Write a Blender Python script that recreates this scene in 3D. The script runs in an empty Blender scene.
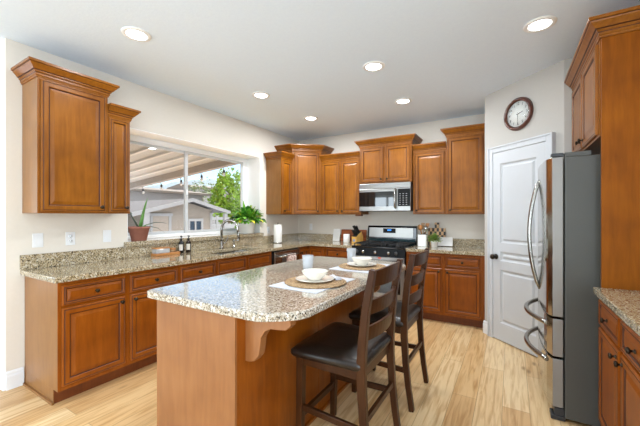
import bpy, bmesh, math, random
from mathutils import Vector, Matrix
random.seed(7)
C = bpy.context.scene.collection
PI = math.pi

# ------------------------------------------------------------------ camera
CAMX, CAMZ, FPX, YAW, HOR = 3.353, 1.351, 319.09, 0.53939, 215.68
cam_data = bpy.data.cameras.new('camera')
cam_data.sensor_width = 36.0
cam_data.lens = 36.0 * FPX / 640.0
cam_data.shift_y = (HOR - 213.0) / 640.0
cam_data.clip_start = 0.02
cam_data.clip_end = 500
cam = bpy.data.objects.new('camera', cam_data)
C.objects.link(cam)
cam.location = (CAMX, 0, CAMZ)
cam.rotation_euler = (PI / 2, 0, YAW)
bpy.context.scene.camera = cam

# ------------------------------------------------------------------ world, sun, exposure
SKY_STRENGTH = 0.34
SUN_STRENGTH = 16.0
ADDED_REAR_POWER = 190  # rear, hall and side lamps are added, behind the camera
ADDED_HALL_POWER = 35
ADDED_SIDE_POWER = 210
DOWNLIGHT_POWER = 8.0
LENS_GLOW = 14.0
scene = bpy.context.scene
scene.view_settings.view_transform = 'Standard'
scene.view_settings.look = 'None'
scene.view_settings.gamma = 1.0
scene.view_settings.use_curve_mapping = False
scene.view_settings.exposure = -0.12
w = bpy.data.worlds.new('sky')
scene.world = w
w.use_nodes = True
nt = w.node_tree
sky = nt.nodes.new('ShaderNodeTexSky')
sky.sky_type = 'NISHITA'
sky.sun_disc = False
sky.sun_elevation = math.radians(50)
sky.sun_rotation = math.radians(120)
sky.air_density = 1.0
sky.dust_density = 2.5
sky.ozone_density = 1.0
bg = nt.nodes['Background']
bg.inputs['Strength'].default_value = SKY_STRENGTH
nt.links.new(sky.outputs[0], bg.inputs['Color'])

sun_d = bpy.data.lights.new('sun', 'SUN')
sun_d.energy = SUN_STRENGTH
sun_d.angle = math.radians(1.0)
sun_d.color = (1.0, 0.97, 0.94)
sun = bpy.data.objects.new('sun', sun_d)
C.objects.link(sun)
sun.location = (4, -4, 12)
sun.rotation_euler = Vector((-0.08, 0.75, 0.66)).to_track_quat('Z', 'Y').to_euler()


def area(name, loc, rot, sx, sy, power, col=(1, 1, 1)):
    d = bpy.data.lights.new(name, 'AREA')
    d.shape = 'RECTANGLE'
    d.size, d.size_y = sx, sy
    d.energy = power
    d.color = col
    o = bpy.data.objects.new(name, d)
    C.objects.link(o)
    o.location, o.rotation_euler = loc, rot
    return o


# added daylight lamps in unseen openings behind the camera: rear, hall and side
area('added_rear_daylight', (-1.1, -4.0, 1.15), (PI / 2 + 0.35, 0, -0.2), 3.0, 2.1, ADDED_REAR_POWER, (0.76, 0.89, 1.0))
area('added_hall_daylight', (-3.02, -1.8, 1.3), (0, -PI / 2 - 0.35, 0), 1.8, 3.0, ADDED_HALL_POWER, (0.76, 0.89, 1.0))

area('added_side_daylight', (4.40, -1.9, 1.4), (0, PI / 2 + 0.25, 0), 1.8, 3.0, ADDED_SIDE_POWER, (0.76, 0.89, 1.0))

# ------------------------------------------------------------------ materials


def lin(h):
    h = h.lstrip('#')
    o = []
    for i in (0, 2, 4):
        v = int(h[i:i + 2], 16) / 255
        o.append(v / 12.92 if v <= 0.04045 else ((v + 0.055) / 1.055) ** 2.4)
    return (*o, 1.0)


def new_mat(name):
    m = bpy.data.materials.new(name)
    m.use_nodes = True
    return m, m.node_tree, m.node_tree.nodes['Principled BSDF']


def plain(name, hexcol, rough=0.5, metal=0.0, var=0.04, scale=9.0, bump=0.0, coat=0.0, trans=0.0, ior=1.45, emit=None, estr=0.0):
    m, t, b = new_mat(name)
    N = t.nodes
    tc = N.new('ShaderNodeTexCoord')
    no = N.new('ShaderNodeTexNoise')
    no.inputs['Scale'].default_value = scale
    no.inputs['Detail'].default_value = 4
    t.links.new(tc.outputs['Object'], no.inputs['Vector'])
    c = lin(hexcol)
    r = N.new('ShaderNodeValToRGB')
    r.color_ramp.elements[0].position = 0.3
    r.color_ramp.elements[1].position = 0.7
    r.color_ramp.elements[0].color = tuple(max(0, x * (1 - var)) for x in c[:3]) + (1,)
    r.color_ramp.elements[1].color = tuple(min(1, x * (1 + var)) for x in c[:3]) + (1,)
    t.links.new(no.outputs['Fac'], r.inputs['Fac'])
    t.links.new(r.outputs['Color'], b.inputs['Base Color'])
    b.inputs['Roughness'].default_value = rough
    b.inputs['Metallic'].default_value = metal
    b.inputs['IOR'].default_value = ior
    b.inputs['Coat Weight'].default_value = coat
    b.inputs['Transmission Weight'].default_value = trans
    if emit:
        b.inputs['Emission Color'].default_value = lin(emit)
        b.inputs['Emission Strength'].default_value = estr
    if bump:
        bp = N.new('ShaderNodeBump')
        bp.inputs['Strength'].default_value = bump
        bp.inputs['Distance'].default_value = 0.01
        t.links.new(no.outputs['Fac'], bp.inputs['Height'])
        t.links.new(bp.outputs['Normal'], b.inputs['Normal'])
    return m


def wood(name, dark, mid, light, rough=0.32, stretch=(14, 14, 1.6), coat=0.2, mottling=0.5, spec=0.4):
    m, t, b = new_mat(name)
    N = t.nodes
    tc = N.new('ShaderNodeTexCoord')
    mp = N.new('ShaderNodeMapping')
    mp.inputs['Scale'].default_value = stretch
    t.links.new(tc.outputs['Object'], mp.inputs['Vector'])
    n1 = N.new('ShaderNodeTexNoise')
    n1.inputs['Scale'].default_value = 2.2
    n1.inputs['Detail'].default_value = 7
    n1.inputs['Roughness'].default_value = 0.6
    n1.inputs['Distortion'].default_value = 0.5
    t.links.new(mp.outputs['Vector'], n1.inputs['Vector'])
    n2 = N.new('ShaderNodeTexNoise')
    n2.inputs['Scale'].default_value = 4.0
    n2.inputs['Detail'].default_value = 2
    t.links.new(tc.outputs['Object'], n2.inputs['Vector'])
    mx = N.new('ShaderNodeMath')
    mx.operation = 'MULTIPLY_ADD'
    mx.inputs[1].default_value = mottling
    t.links.new(n2.outputs['Fac'], mx.inputs[0])
    ml = N.new('ShaderNodeMath')
    ml.operation = 'MULTIPLY'
    ml.inputs[1].default_value = 1 - mottling
    t.links.new(n1.outputs['Fac'], ml.inputs[0])
    t.links.new(ml.outputs[0], mx.inputs[2])
    r = N.new('ShaderNodeValToRGB')
    e = r.color_ramp.elements
    e[0].position, e[0].color = 0.32, lin(dark)
    e[1].position, e[1].color = 0.68, lin(light)
    k = e.new(0.5)
    k.color = lin(mid)
    t.links.new(mx.outputs[0], r.inputs['Fac'])
    t.links.new(r.outputs['Color'], b.inputs['Base Color'])
    b.inputs['Roughness'].default_value = rough
    b.inputs['Coat Weight'].default_value = coat
    b.inputs['Coat Roughness'].default_value = 0.25
    b.inputs['Specular IOR Level'].default_value = spec
    return m


def granite(name, base, brown, dark, light, rough=0.1):
    m, t, b = new_mat(name)
    N = t.nodes
    tc = N.new('ShaderNodeTexCoord')

    def noise(scale, detail=3, rgh=0.6):
        n = N.new('ShaderNodeTexNoise')
        n.inputs['Scale'].default_value = scale
        n.inputs['Detail'].default_value = detail
        n.inputs['Roughness'].default_value = rgh
        t.links.new(tc.outputs['Object'], n.inputs['Vector'])
        return n

    def mask(n, lo, hi):
        r = N.new('ShaderNodeMapRange')
        r.inputs['From Min'].default_value = lo
        r.inputs['From Max'].default_value = hi
        t.links.new(n.outputs['Fac'], r.inputs['Value'])
        return r

    def mix(f, a, c):
        x = N.new('ShaderNodeMix')
        x.data_type = 'RGBA'
        t.links.new(f.outputs[0], x.inputs['Factor'])
        if isinstance(a, tuple):
            x.inputs['A'].default_value = a
        else:
            t.links.new(a.outputs['Result'], x.inputs['A'])
        x.inputs['B'].default_value = c
        return x
    a = mix(mask(noise(95), 0.50, 0.55), lin(base), lin(brown))
    a = mix(mask(noise(75, 2), 0.55, 0.60), a, lin(light))
    a = mix(mask(noise(115, 2), 0.575, 0.61), a, lin(dark))
    t.links.new(a.outputs['Result'], b.inputs['Base Color'])
    b.inputs['Roughness'].default_value = rough
    b.inputs['IOR'].default_value = 1.6
    b.inputs['Coat Weight'].default_value = 0.5
    b.inputs['Coat Roughness'].default_value = 0.04
    return m


def floor_mat():
    m, t, b = new_mat('oak_planks')
    N = t.nodes
    tc = N.new('ShaderNodeTexCoord')
    sp = N.new('ShaderNodeSeparateXYZ')
    cb = N.new('ShaderNodeCombineXYZ')
    t.links.new(tc.outputs['Object'], sp.inputs[0])
    t.links.new(sp.outputs['Y'], cb.inputs['X'])
    t.links.new(sp.outputs['X'], cb.inputs['Y'])
    br = N.new('ShaderNodeTexBrick')
    br.offset = 0.37
    br.inputs['Scale'].default_value = 1.0
    br.inputs['Brick Width'].default_value = 1.6
    br.inputs['Row Height'].default_value = 0.165
    br.inputs['Mortar Size'].default_value = 0.0016
    br.inputs['Mortar Smooth'].default_value = 0.3
    br.inputs['Bias'].default_value = 0.0
    br.inputs['Color1'].default_value = (0, 0, 0, 1)
    br.inputs['Color2'].default_value = (1, 1, 1, 1)
    br.inputs['Mortar'].default_value = (0.5, 0.5, 0.5, 1)
    t.links.new(cb.outputs[0], br.inputs['Vector'])
    r1 = N.new('ShaderNodeValToRGB')
    e = r1.color_ramp.elements
    e[0].color, e[1].color = lin('#d2a874'), lin('#ecd0a2')
    k = e.new(0.5)
    k.color = lin('#e0bc88')
    t.links.new(br.outputs['Color'], r1.inputs['Fac'])
    mp = N.new('ShaderNodeMapping')
    mp.inputs['Scale'].default_value = (16, 1.1, 1)
    t.links.new(tc.outputs['Object'], mp.inputs['Vector'])
    n = N.new('ShaderNodeTexNoise')
    n.inputs['Scale'].default_value = 2.5
    n.inputs['Detail'].default_value = 6
    n.inputs['Distortion'].default_value = 0.8
    t.links.new(mp.outputs[0], n.inputs['Vector'])
    r2 = N.new('ShaderNodeValToRGB')
    r2.color_ramp.elements[0].position = 0.30
    r2.color_ramp.elements[0].color = lin('#d4bc9c')
    r2.color_ramp.elements[1].position = 0.56
    r2.color_ramp.elements[1].color = (1, 1, 1, 1)
    t.links.new(n.outputs['Fac'], r2.inputs['Fac'])
    mu = N.new('ShaderNodeMix')
    mu.data_type = 'RGBA'
    mu.blend_type = 'MULTIPLY'
    mu.inputs['Factor'].default_value = 0.8
    t.links.new(r1.outputs[0], mu.inputs['A'])
    t.links.new(r2.outputs[0], mu.inputs['B'])
    # knots
    mp2 = N.new('ShaderNodeMapping')
    mp2.inputs['Scale'].default_value = (6.0, 2.2, 1)
    t.links.new(tc.outputs['Object'], mp2.inputs['Vector'])
    vo = N.new('ShaderNodeTexVoronoi')
    vo.inputs['Scale'].default_value = 1.0
    t.links.new(mp2.outputs[0], vo.inputs['Vector'])
    r3 = N.new('ShaderNodeMapRange')
    r3.inputs['From Min'].default_value = 0.02
    r3.inputs['From Max'].default_value = 0.13
    t.links.new(vo.outputs['Distance'], r3.inputs['Value'])
    mk = N.new('ShaderNodeMix')
    mk.data_type = 'RGBA'
    mk.inputs['A'].default_value = lin('#9a7244')
    t.links.new(r3.outputs[0], mk.inputs['Factor'])
    t.links.new(mu.outputs['Result'], mk.inputs['B'])
    mm = N.new('ShaderNodeMix')
    mm.data_type = 'RGBA'
    mm.inputs['B'].default_value = lin('#a88860')
    t.links.new(br.outputs['Fac'], mm.inputs['Factor'])
    t.links.new(mk.outputs['Result'], mm.inputs['A'])
    t.links.new(mm.outputs['Result'], b.inputs['Base Color'])
    b.inputs['Roughness'].default_value = 0.33
    return m


def steel(name, hexcol='#b9b8b5', rough=0.24, stretch=(2, 2, 240)):
    m, t, b = new_mat(name)
    N = t.nodes
    tc = N.new('ShaderNodeTexCoord')
    mp = N.new('ShaderNodeMapping')
    mp.inputs['Scale'].default_value = stretch
    n = N.new('ShaderNodeTexNoise')
    n.inputs['Scale'].default_value = 3
    t.links.new(tc.outputs['Object'], mp.inputs['Vector'])
    t.links.new(mp.outputs[0], n.inputs['Vector'])
    r = N.new('ShaderNodeMapRange')
    r.inputs['To Min'].default_value = rough - 0.05
    r.inputs['To Max'].default_value = rough + 0.07
    t.links.new(n.outputs['Fac'], r.inputs['Value'])
    t.links.new(r.outputs[0], b.inputs['Roughness'])
    b.inputs['Base Color'].default_value = lin(hexcol)
    b.inputs['Metallic'].default_value = 1.0
    return m


def glass_mat(name, tint='#f4f8f8', gloss=0.08):
    m = bpy.data.materials.new(name)
    m.use_nodes = True
    t = m.node_tree
    N = t.nodes
    N.remove(N['Principled BSDF'])
    tr = N.new('ShaderNodeBsdfTransparent')
    tr.inputs[0].default_value = lin(tint)
    gl = N.new('ShaderNodeBsdfGlossy')
    gl.inputs['Roughness'].default_value = 0.02
    no = N.new('ShaderNodeTexNoise')
    no.inputs['Scale'].default_value = 1.5
    mr = N.new('ShaderNodeMapRange')
    mr.inputs['To Min'].default_value = gloss * 0.8
    mr.inputs['To Max'].default_value = gloss * 1.2
    t.links.new(no.outputs['Fac'], mr.inputs['Value'])
    mx = N.new('ShaderNodeMixShader')
    t.links.new(mr.outputs[0], mx.inputs[0])
    t.links.new(tr.outputs[0], mx.inputs[1])
    t.links.new(gl.outputs[0], mx.inputs[2])
    t.links.new(mx.outputs[0], N['Material Output'].inputs['Surface'])
    return m


def frost_mat(name):
    m = glass_mat(name, '#f6f9fc', 0.10)
    t = m.node_tree
    N = t.nodes
    mix0 = [n for n in N if n.type == 'MIX_SHADER'][0]
    df = N.new('ShaderNodeBsdfDiffuse')
    df.inputs[0].default_value = lin('#eef0f2')
    mx = N.new('ShaderNodeMixShader')
    mx.inputs[0].default_value = 0.32
    t.links.new(mix0.outputs[0], mx.inputs[1])
    t.links.new(df.outputs[0], mx.inputs[2])
    t.links.new(mx.outputs[0], N['Material Output'].inputs['Surface'])
    return m


def checker_mat(name, a, b_, scale):
    m, t, b = new_mat(name)
    N = t.nodes
    tc = N.new('ShaderNodeTexCoord')
    ck = N.new('ShaderNodeTexChecker')
    ck.inputs['Scale'].default_value = scale
    ck.inputs['Color1'].default_value = lin(a)
    ck.inputs['Color2'].default_value = lin(b_)
    mp = N.new('ShaderNodeMapping')
    mp.inputs['Location'].default_value = (0.001, 0.5 / scale, 0.001)
    mp.inputs['Scale'].default_value = (1, 0.0, 0.62)
    t.links.new(tc.outputs['Object'], mp.inputs['Vector'])
    t.links.new(mp.outputs[0], ck.inputs['Vector'])
    t.links.new(ck.outputs['Color'], b.inputs['Base Color'])
    b.inputs['Roughness'].default_value = 0.45
    return m


def stripe_mat(name, a, b_, scale, axis='X', rough=0.7, bump=0.0, width=0.5):
    m, t, b = new_mat(name)
    N = t.nodes
    tc = N.new('ShaderNodeTexCoord')
    wv = N.new('ShaderNodeTexWave')
    wv.bands_direction = axis
    wv.inputs['Scale'].default_value = scale
    wv.inputs['Distortion'].default_value = 0.0
    t.links.new(tc.outputs['Object'], wv.inputs['Vector'])
    r = N.new('ShaderNodeValToRGB')
    r.color_ramp.elements[0].position = 0.02
    r.color_ramp.elements[0].color = lin(a)
    r.color_ramp.elements[1].position = 0.02 + width * 0.2
    r.color_ramp.elements[1].color = lin(b_)
    t.links.new(wv.outputs['Fac'], r.inputs['Fac'])
    t.links.new(r.outputs['Color'], b.inputs['Base Color'])
    b.inputs['Roughness'].default_value = rough
    return m


def weave_mat(name):
    m, t, b = new_mat(name)
    N = t.nodes
    tc = N.new('ShaderNodeTexCoord')
    wv = N.new('ShaderNodeTexWave')
    wv.wave_type = 'RINGS'
    wv.rings_direction = 'Z'
    wv.inputs['Scale'].default_value = 14
    wv.inputs['Distortion'].default_value = 11
    wv.inputs['Detail'].default_value = 3
    wv.inputs['Detail Scale'].default_value = 9
    t.links.new(tc.outputs['Object'], wv.inputs['Vector'])
    r = N.new('ShaderNodeValToRGB')
    e = r.color_ramp.elements
    e[0].position, e[0].color = 0.05, lin('#7a5638')
    e[1].position, e[1].color = 0.8, lin('#d9b98c')
    k = e.new(0.4)
    k.color = lin('#b48a58')
    t.links.new(wv.outputs['Fac'], r.inputs['Fac'])
    t.links.new(r.outputs['Color'], b.inputs['Base Color'])
    b.inputs['Roughness'].default_value = 0.85
    bp = N.new('ShaderNodeBump')
    bp.inputs['Strength'].default_value = 0.8
    bp.inputs['Distance'].default_value = 0.004
    t.links.new(wv.outputs['Fac'], bp.inputs['Height'])
    t.links.new(bp.outputs['Normal'], b.inputs['Normal'])
    return m


M = {
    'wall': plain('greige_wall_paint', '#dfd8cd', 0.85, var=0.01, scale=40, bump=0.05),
    'wall_dimmed': plain('greige_wall_paint_dimmed', '#bfbcb6', 0.85, var=0.01, scale=40, bump=0.05),  # same paint as the wall, darkened to offset the strong light on it
    'ceiling': plain('ceiling_paint', '#e4f1ff', 0.9, var=0.015, scale=60, bump=0.12),
    'door_white': plain('white_door_paint_dimmed', '#c9cdd1', 0.4, var=0.01),  # trim white, darkened against the strong light on the door
    'reveal_white': plain('white_paint_brightened', '#fafbfb', 0.5, var=0.005),  # trim white, made brighter where too little light reaches the reveal
    'white': plain('white_trim_paint', '#e6e8ea', 0.4, var=0.01),
    'vinyl': plain('window_vinyl', '#c9cbcc', 0.4, var=0.02),
    'floor': floor_mat(),
    'cab': wood('stained_maple', '#72400d', '#864f11', '#985d19', coat=0.04, spec=0.3),
    'cab_low': wood('stained_maple_base', '#74390a', '#88460c', '#985213', coat=0.04, spec=0.3),
    'cab_side': wood('maple_side_panel', '#80542a', '#8c5f31', '#98693a', rough=0.35, coat=0.1),
    'panel': wood('maple_tall_panel', '#743c04', '#884a06', '#98560a', rough=0.5, coat=0.0, spec=0.15),
    'island': wood('maple_panel_sheen', '#86552f', '#925f36', '#9c693e', rough=0.36),  # maple with the sheen of light put into its paler, duller colour
    'glaze': plain('dark_glaze', '#47200a', 0.45, var=0.1),
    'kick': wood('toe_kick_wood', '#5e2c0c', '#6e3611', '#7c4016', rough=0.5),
    'bronze': plain('oil_rubbed_bronze', '#3d352d', 0.35, metal=0.9, var=0.1),
    'granite': granite('speckled_granite', '#b6a687', '#84724f', '#2f261b', '#d2c8b4'),
    'granite_island': granite('speckled_granite_lit', '#bdb4a4', '#938670', '#332c26', '#dad5cb'),  # same granite, with reflected light put into its paler colours
    'espresso': wood('espresso_wood', '#311a0c', '#3e220f', '#4b2c15', rough=0.3, coat=0.0, spec=0.22),
    'leather': plain('dark_leather', '#201813', 0.3, var=0.12, scale=60, bump=0.08),
    'steel': steel('brushed_steel', '#acaaa6', 0.24),
    'steel_h': steel('brushed_steel_horizontal', '#918f8b', 0.3, (240, 240, 2)),
    'nickel': steel('brushed_nickel', '#a9a7a2', 0.2, (30, 30, 30)),
    'chrome': plain('polished_steel', '#cfcfcf', 0.1, metal=1.0, var=0.0),
    'fridge_side': plain('fridge_side_grey', '#50504c', 0.45, var=0.03, scale=300, bump=0.02),
    'black': plain('black_enamel', '#141516', 0.16, var=0.05, coat=0.4),
    'black_matte': plain('black_iron', '#1c1b1a', 0.55, var=0.1),
    'black_glass': plain('black_glass', '#0e1214', 0.04, var=0.0, coat=1.0),
    'teal_glass': plain('blue_black_enamel', '#21393e', 0.1, var=0.05, coat=0.6),
    'blue_led': plain('blue_led', '#2d8cff', 0.3, emit='#3a9bff', estr=1.2),
    'grey_mark': plain('grey_print', '#9b9c9e', 0.5),
    'dark_grey': plain('dark_grey_plastic', '#35373a', 0.4),
    'ceramic': plain('cream_ceramic', '#efe9dd', 0.18, var=0.01, coat=0.4),
    'ceramic_white': plain('white_ceramic', '#efefec', 0.22, var=0.01, coat=0.3),
    'linen': plain('white_linen', '#cdd0d8', 0.85, var=0.03, scale=120, bump=0.1),
    'weave': weave_mat('woven_seagrass'),
    'glass': glass_mat('window_glass', '#fdfefe', 0.03),
    'tumbler': frost_mat('tumbler_glass'),
    'terracotta': plain('terracotta', '#9c6656', 0.75, var=0.1, scale=20),
    'soil': plain('soil', '#3c2c20', 0.95, var=0.3, scale=60, bump=0.4),
    'aloe': plain('aloe_leaf', '#5d8a44', 0.4, var=0.2, scale=14),
    'aloe_dry': plain('dry_aloe_leaf', '#586050', 0.5, var=0.2, scale=14),
    'leaf': plain('glossy_leaf', '#78b83c', 0.38, var=0.45, scale=12),
    'leaf_dark': plain('dark_leaf', '#3c7c28', 0.4, var=0.3, scale=12),
    'leaf_yellow': plain('yellow_leaf', '#d8cf45', 0.4, var=0.2, scale=12),
    'herb': plain('herb_leaf', '#7f9b48', 0.55, var=0.35, scale=40),
    'paper': plain('paper_towel', '#f3f2ee', 0.9, var=0.01, scale=80, bump=0.1),
    'board': wood('walnut_board', '#6f3214', '#92491f', '#b26a34', 0.4, (1.2, 3, 22), mottling=0.15),
    'bamboo': wood('pale_bamboo', '#c08a3e', '#d2a050', '#deb062', 0.4),
    'olive': wood('tray_wood', '#9a6232', '#b67a42', '#c88e54', 0.5),
    'utensil': wood('utensil_wood', '#8c6a48', '#a98660', '#bf9d76', 0.6),
    'marble': plain('white_marble', '#e8e6e3', 0.2, var=0.06, scale=10),
    'checker': checker_mat('checkered_board', '#d0a878', '#2a1c14', 32.0),
    'clock_rim': wood('clock_rim_wood', '#3c1c10', '#52281a', '#653522', 0.3, coat=0.5),
    'clock_face': plain('clock_face', '#eeeeea', 0.35, var=0.01),
    'ink': plain('clock_ink', '#2a2a2a', 0.6),
    'lens': plain('light_lens', '#ffffff', 0.5, emit='#ffffff', estr=LENS_GLOW),
    'lamp_trim': plain('lamp_trim', '#f2f2f0', 0.5),
    'amber_bottle': plain('dark_soap_bottle', '#241813', 0.15, coat=0.5),
    'black_bottle': plain('black_soap_bottle', '#1a1b1c', 0.2, coat=0.4),
    'label': plain('pale_label', '#d9d2c6', 0.6),
    'label_blue': plain('blue_print', '#7f93b8', 0.6),
    'red': plain('red_tag', '#d8431c', 0.5),
    'towel': None,
    # outdoors
    'ground': plain('concrete_patio', '#c6ccd6', 0.9, var=0.1, scale=3),
    'cover': plain('cream_metal_panel', '#b4b2ae', 0.6, var=0.02),
    'cover_rib': plain('cream_metal_rib', '#cfcac0', 0.5, var=0.02),
    'cover_beam': plain('taupe_metal_beam', '#978d80', 0.6, var=0.03),
    'siding': stripe_mat('vertical_siding', '#7d7162', '#9d907f', 5.5, 'Y'),
    'tan_door': plain('tan_door', '#a89987', 0.7),
    'shingle': plain('grey_shingle', '#5f5b57', 0.9, var=0.2, scale=14),
    'tile': stripe_mat('clay_tile', '#564c43', '#776c5e', 12, 'Y'),
    'outdoor_trim': plain('outdoor_trim_paint', '#a5a19a', 0.6, var=0.03),
    'stucco': plain('stucco', '#96908a', 0.9, var=0.05),
    'dark_pane': plain('dark_pane', '#3a4854', 0.1, var=0.1, coat=0.4),
    'tree_leaf': plain('bright_tree_leaf', '#80a02a', 0.6, var=0.35, scale=3),
    'bush_leaf': plain('olive_tree_leaf', '#7f8a5e', 0.7, var=0.3, scale=3),
    'bark': plain('bark', '#7a6a58', 0.9, var=0.2),
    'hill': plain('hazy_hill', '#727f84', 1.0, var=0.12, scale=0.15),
    'wire': plain('black_wire', '#22242a', 0.5),
    'bulb': plain('clear_bulb', '#e8eaec', 0.1, coat=0.5),
    'teal': plain('teal_cloth', '#2fb7b0', 0.8),
}
M['cab'].name = 'stained_maple'


def towel_mat():
    m, t, b = new_mat('floral_towel')
    N = t.nodes
    tc = N.new('ShaderNodeTexCoord')
    vo = N.new('ShaderNodeTexVoronoi')
    vo.inputs['Scale'].default_value = 42
    t.links.new(tc.outputs['Object'], vo.inputs['Vector'])
    r = N.new('ShaderNodeValToRGB')
    e = r.color_ramp.elements
    e[0].position, e[0].color = 0.25, lin('#a05a52')
    e[1].position, e[1].color = 0.5, lin('#e2d2c8')
    t.links.new(vo.outputs['Distance'], r.inputs['Fac'])
    t.links.new(r.outputs['Color'], b.inputs['Base Color'])
    b.inputs['Roughness'].default_value = 0.9
    return m


M['towel'] = towel_mat()

# ------------------------------------------------------------------ mesh helpers


class MB:
    def __init__(s):
        s.v, s.f, s.m, s.s = [], [], [], []

    def face(s, idx, m=0, sm=False):
        s.f.append(tuple(idx)); s.m.append(m); s.s.append(sm)

    def box(s, x0, x1, y0, y1, z0, z1, m=0):
        b = len(s.v)
        s.v += [(x, y, z) for z in (z0, z1) for y in (y0, y1) for x in (x0, x1)]
        for q in ((0, 2, 3, 1), (4, 5, 7, 6), (0, 1, 5, 4), (2, 6, 7, 3), (0, 4, 6, 2), (1, 3, 7, 5)):
            s.face([b + i for i in q], m)
        return s

    def prism(s, pts, a0, a1, axis='z', m=0):
        def mk(p, a):
            return {'z': (p[0], p[1], a), 'x': (a, p[0], p[1]), 'y': (p[0], a, p[1])}[axis]
        b, n = len(s.v), len(pts)
        s.v += [mk(p, a0) for p in pts] + [mk(p, a1) for p in pts]
        s.face([b + i for i in range(n)], m)
        s.face([b + n + i for i in range(n)], m)
        for i in range(n):
            j = (i + 1) % n
            s.face([b + i, b + j, b + n + j, b + n + i], m)
        return s

    def loft(s, loops, m=0, sm=False, cap0=True, cap1=True, mats=None):
        n = len(loops[0])
        b = len(s.v)
        for L in loops:
            s.v += [tuple(p) for p in L]
        for k in range(len(loops) - 1):
            mm = mats[k] if mats else m
            for i in range(n):
                j = (i + 1) % n
                s.face([b + k * n + i, b + k * n + j, b + (k + 1) * n + j, b + (k + 1) * n + i], mm, sm)
        if cap0:
            s.face([b + i for i in range(n)], mats[0] if mats else m)
        if cap1:
            s.face([b + (len(loops) - 1) * n + i for i in range(n)], mats[-1] if mats else m)
        return s

    def lathe(s, prof, n=20, o=(0, 0, 0), axis='z', m=0, sm=True, caps=True):
        loops = []
        for r, h in prof:
            L = []
            for i in range(n):
                a = 2 * PI * i / n
                c, q = max(r, 1e-4) * math.cos(a), max(r, 1e-4) * math.sin(a)
                p = {'z': (c, q, h), 'x': (h, c, q), 'y': (c, h, q)}[axis]
                L.append((p[0] + o[0], p[1] + o[1], p[2] + o[2]))
            loops.append(L)
        return s.loft(loops, m, sm, caps, caps)

    def tube(s, path, r, n=10, m=0, flat=None):
        P = [Vector(p) for p in path]
        R = r if isinstance(r, (list, tuple)) else [r] * len(P)
        up = Vector((0, 0, 1)) if abs((P[1] - P[0]).normalized().z) < 0.9 else Vector((1, 0, 0))
        T = [((P[min(i + 1, len(P) - 1)] - P[max(i - 1, 0)]).normalized()) for i in range(len(P))]
        N = (up - T[0] * up.dot(T[0])).normalized()
        loops = []
        for i, p in enumerate(P):
            N = (N - T[i] * N.dot(T[i])).normalized()
            B = T[i].cross(N)
            L = []
            for k in range(n):
                a = 2 * PI * k / n
                L.append(p + N * (R[i] * math.cos(a) * (flat or 1.0)) + B * (R[i] * math.sin(a)))
            loops.append(L)
        return s.loft(loops, m, True)

    def beam(s, path, side, w_, t_, m=0):
        # rectangular section swept along path; 'side' is the fixed width direction
        P = [Vector(p) for p in path]
        S = Vector(side).normalized()
        W = w_ if isinstance(w_, (list, tuple)) else [w_] * len(P)
        Tk = t_ if isinstance(t_, (list, tuple)) else [t_] * len(P)
        loops = []
        for i, p in enumerate(P):
            T = (P[min(i + 1, len(P) - 1)] - P[max(i - 1, 0)]).normalized()
            B = T.cross(S).normalized()
            loops.append([p + S * W[i] / 2 + B * Tk[i] / 2, p + S * W[i] / 2 - B * Tk[i] / 2,
                          p - S * W[i] / 2 - B * Tk[i] / 2, p - S * W[i] / 2 + B * Tk[i] / 2])
        return s.loft(loops, m)

    def rect_rings(s, x0, x1, z0, z1, rings, mats, back=True):
        # concentric rectangles in the xz plane, front towards -y: rings = [(inset, y)]
        loops = []
        for ins, y in rings:
            loops.append([(x0 + ins, y, z0 + ins), (x1 - ins, y, z0 + ins), (x1 - ins, y, z1 - ins), (x0 + ins, y, z1 - ins)])
        return s.loft(loops, mats=mats, cap0=back)

    def grid(s, xs, ys, filled, z0, z1, axis='z', m=0):
        idx = {}

        def vid(i, j, k):
            if (i, j, k) not in idx:
                a, b_, c = xs[i], ys[j], (z0, z1)[k]
                idx[(i, j, k)] = len(s.v)
                s.v.append({'z': (a, b_, c), 'x': (c, a, b_), 'y': (a, c, b_)}[axis])
            return idx[(i, j, k)]
        nx, ny = len(xs) - 1, len(ys) - 1
        on = lambda i, j: 0 <= i < nx and 0 <= j < ny and filled(i, j)
        for i in range(nx):
            for j in range(ny):
                if not on(i, j):
                    continue
                for k in (0, 1):
                    s.face([vid(i, j, k), vid(i + 1, j, k), vid(i + 1, j + 1, k), vid(i, j + 1, k)], m)
                for di, dj, a, b_ in ((-1, 0, (i, j), (i, j + 1)), (1, 0, (i + 1, j), (i + 1, j + 1)),
                                      (0, -1, (i, j), (i + 1, j)), (0, 1, (i, j + 1), (i + 1, j + 1))):
                    if not on(i + di, j + dj):
                        s.face([vid(*a, 0), vid(*b_, 0), vid(*b_, 1), vid(*a, 1)], m)
        return s


def obj(name, mb, mats, parent=None, bevel=0.0, kind=None, label=None, seg=2, autos=False):
    me = bpy.data.meshes.new(name)
    me.from_pydata([tuple(v) for v in mb.v], [], mb.f)
    if not isinstance(mats, (list, tuple)):
        mats = [mats]
    for m in mats:
        me.materials.append(m)
    for p, mi, sm in zip(me.polygons, mb.m, mb.s):
        p.material_index = min(mi, len(mats) - 1)
        p.use_smooth = sm
    bm = bmesh.new()
    bm.from_mesh(me)
    bmesh.ops.recalc_face_normals(bm, faces=bm.faces)
    bm.to_mesh(me)
    bm.free()
    o = bpy.data.objects.new(name, me)
    C.objects.link(o)
    if parent:
        o.parent = parent
    if bevel:
        b = o.modifiers.new('edges', 'BEVEL')
        b.width, b.segments = bevel, seg
        b.limit_method = 'ANGLE'
        b.angle_limit = math.radians(35)
    if kind:
        o['kind'] = kind
    if label:
        o['label'] = label
    return o


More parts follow.
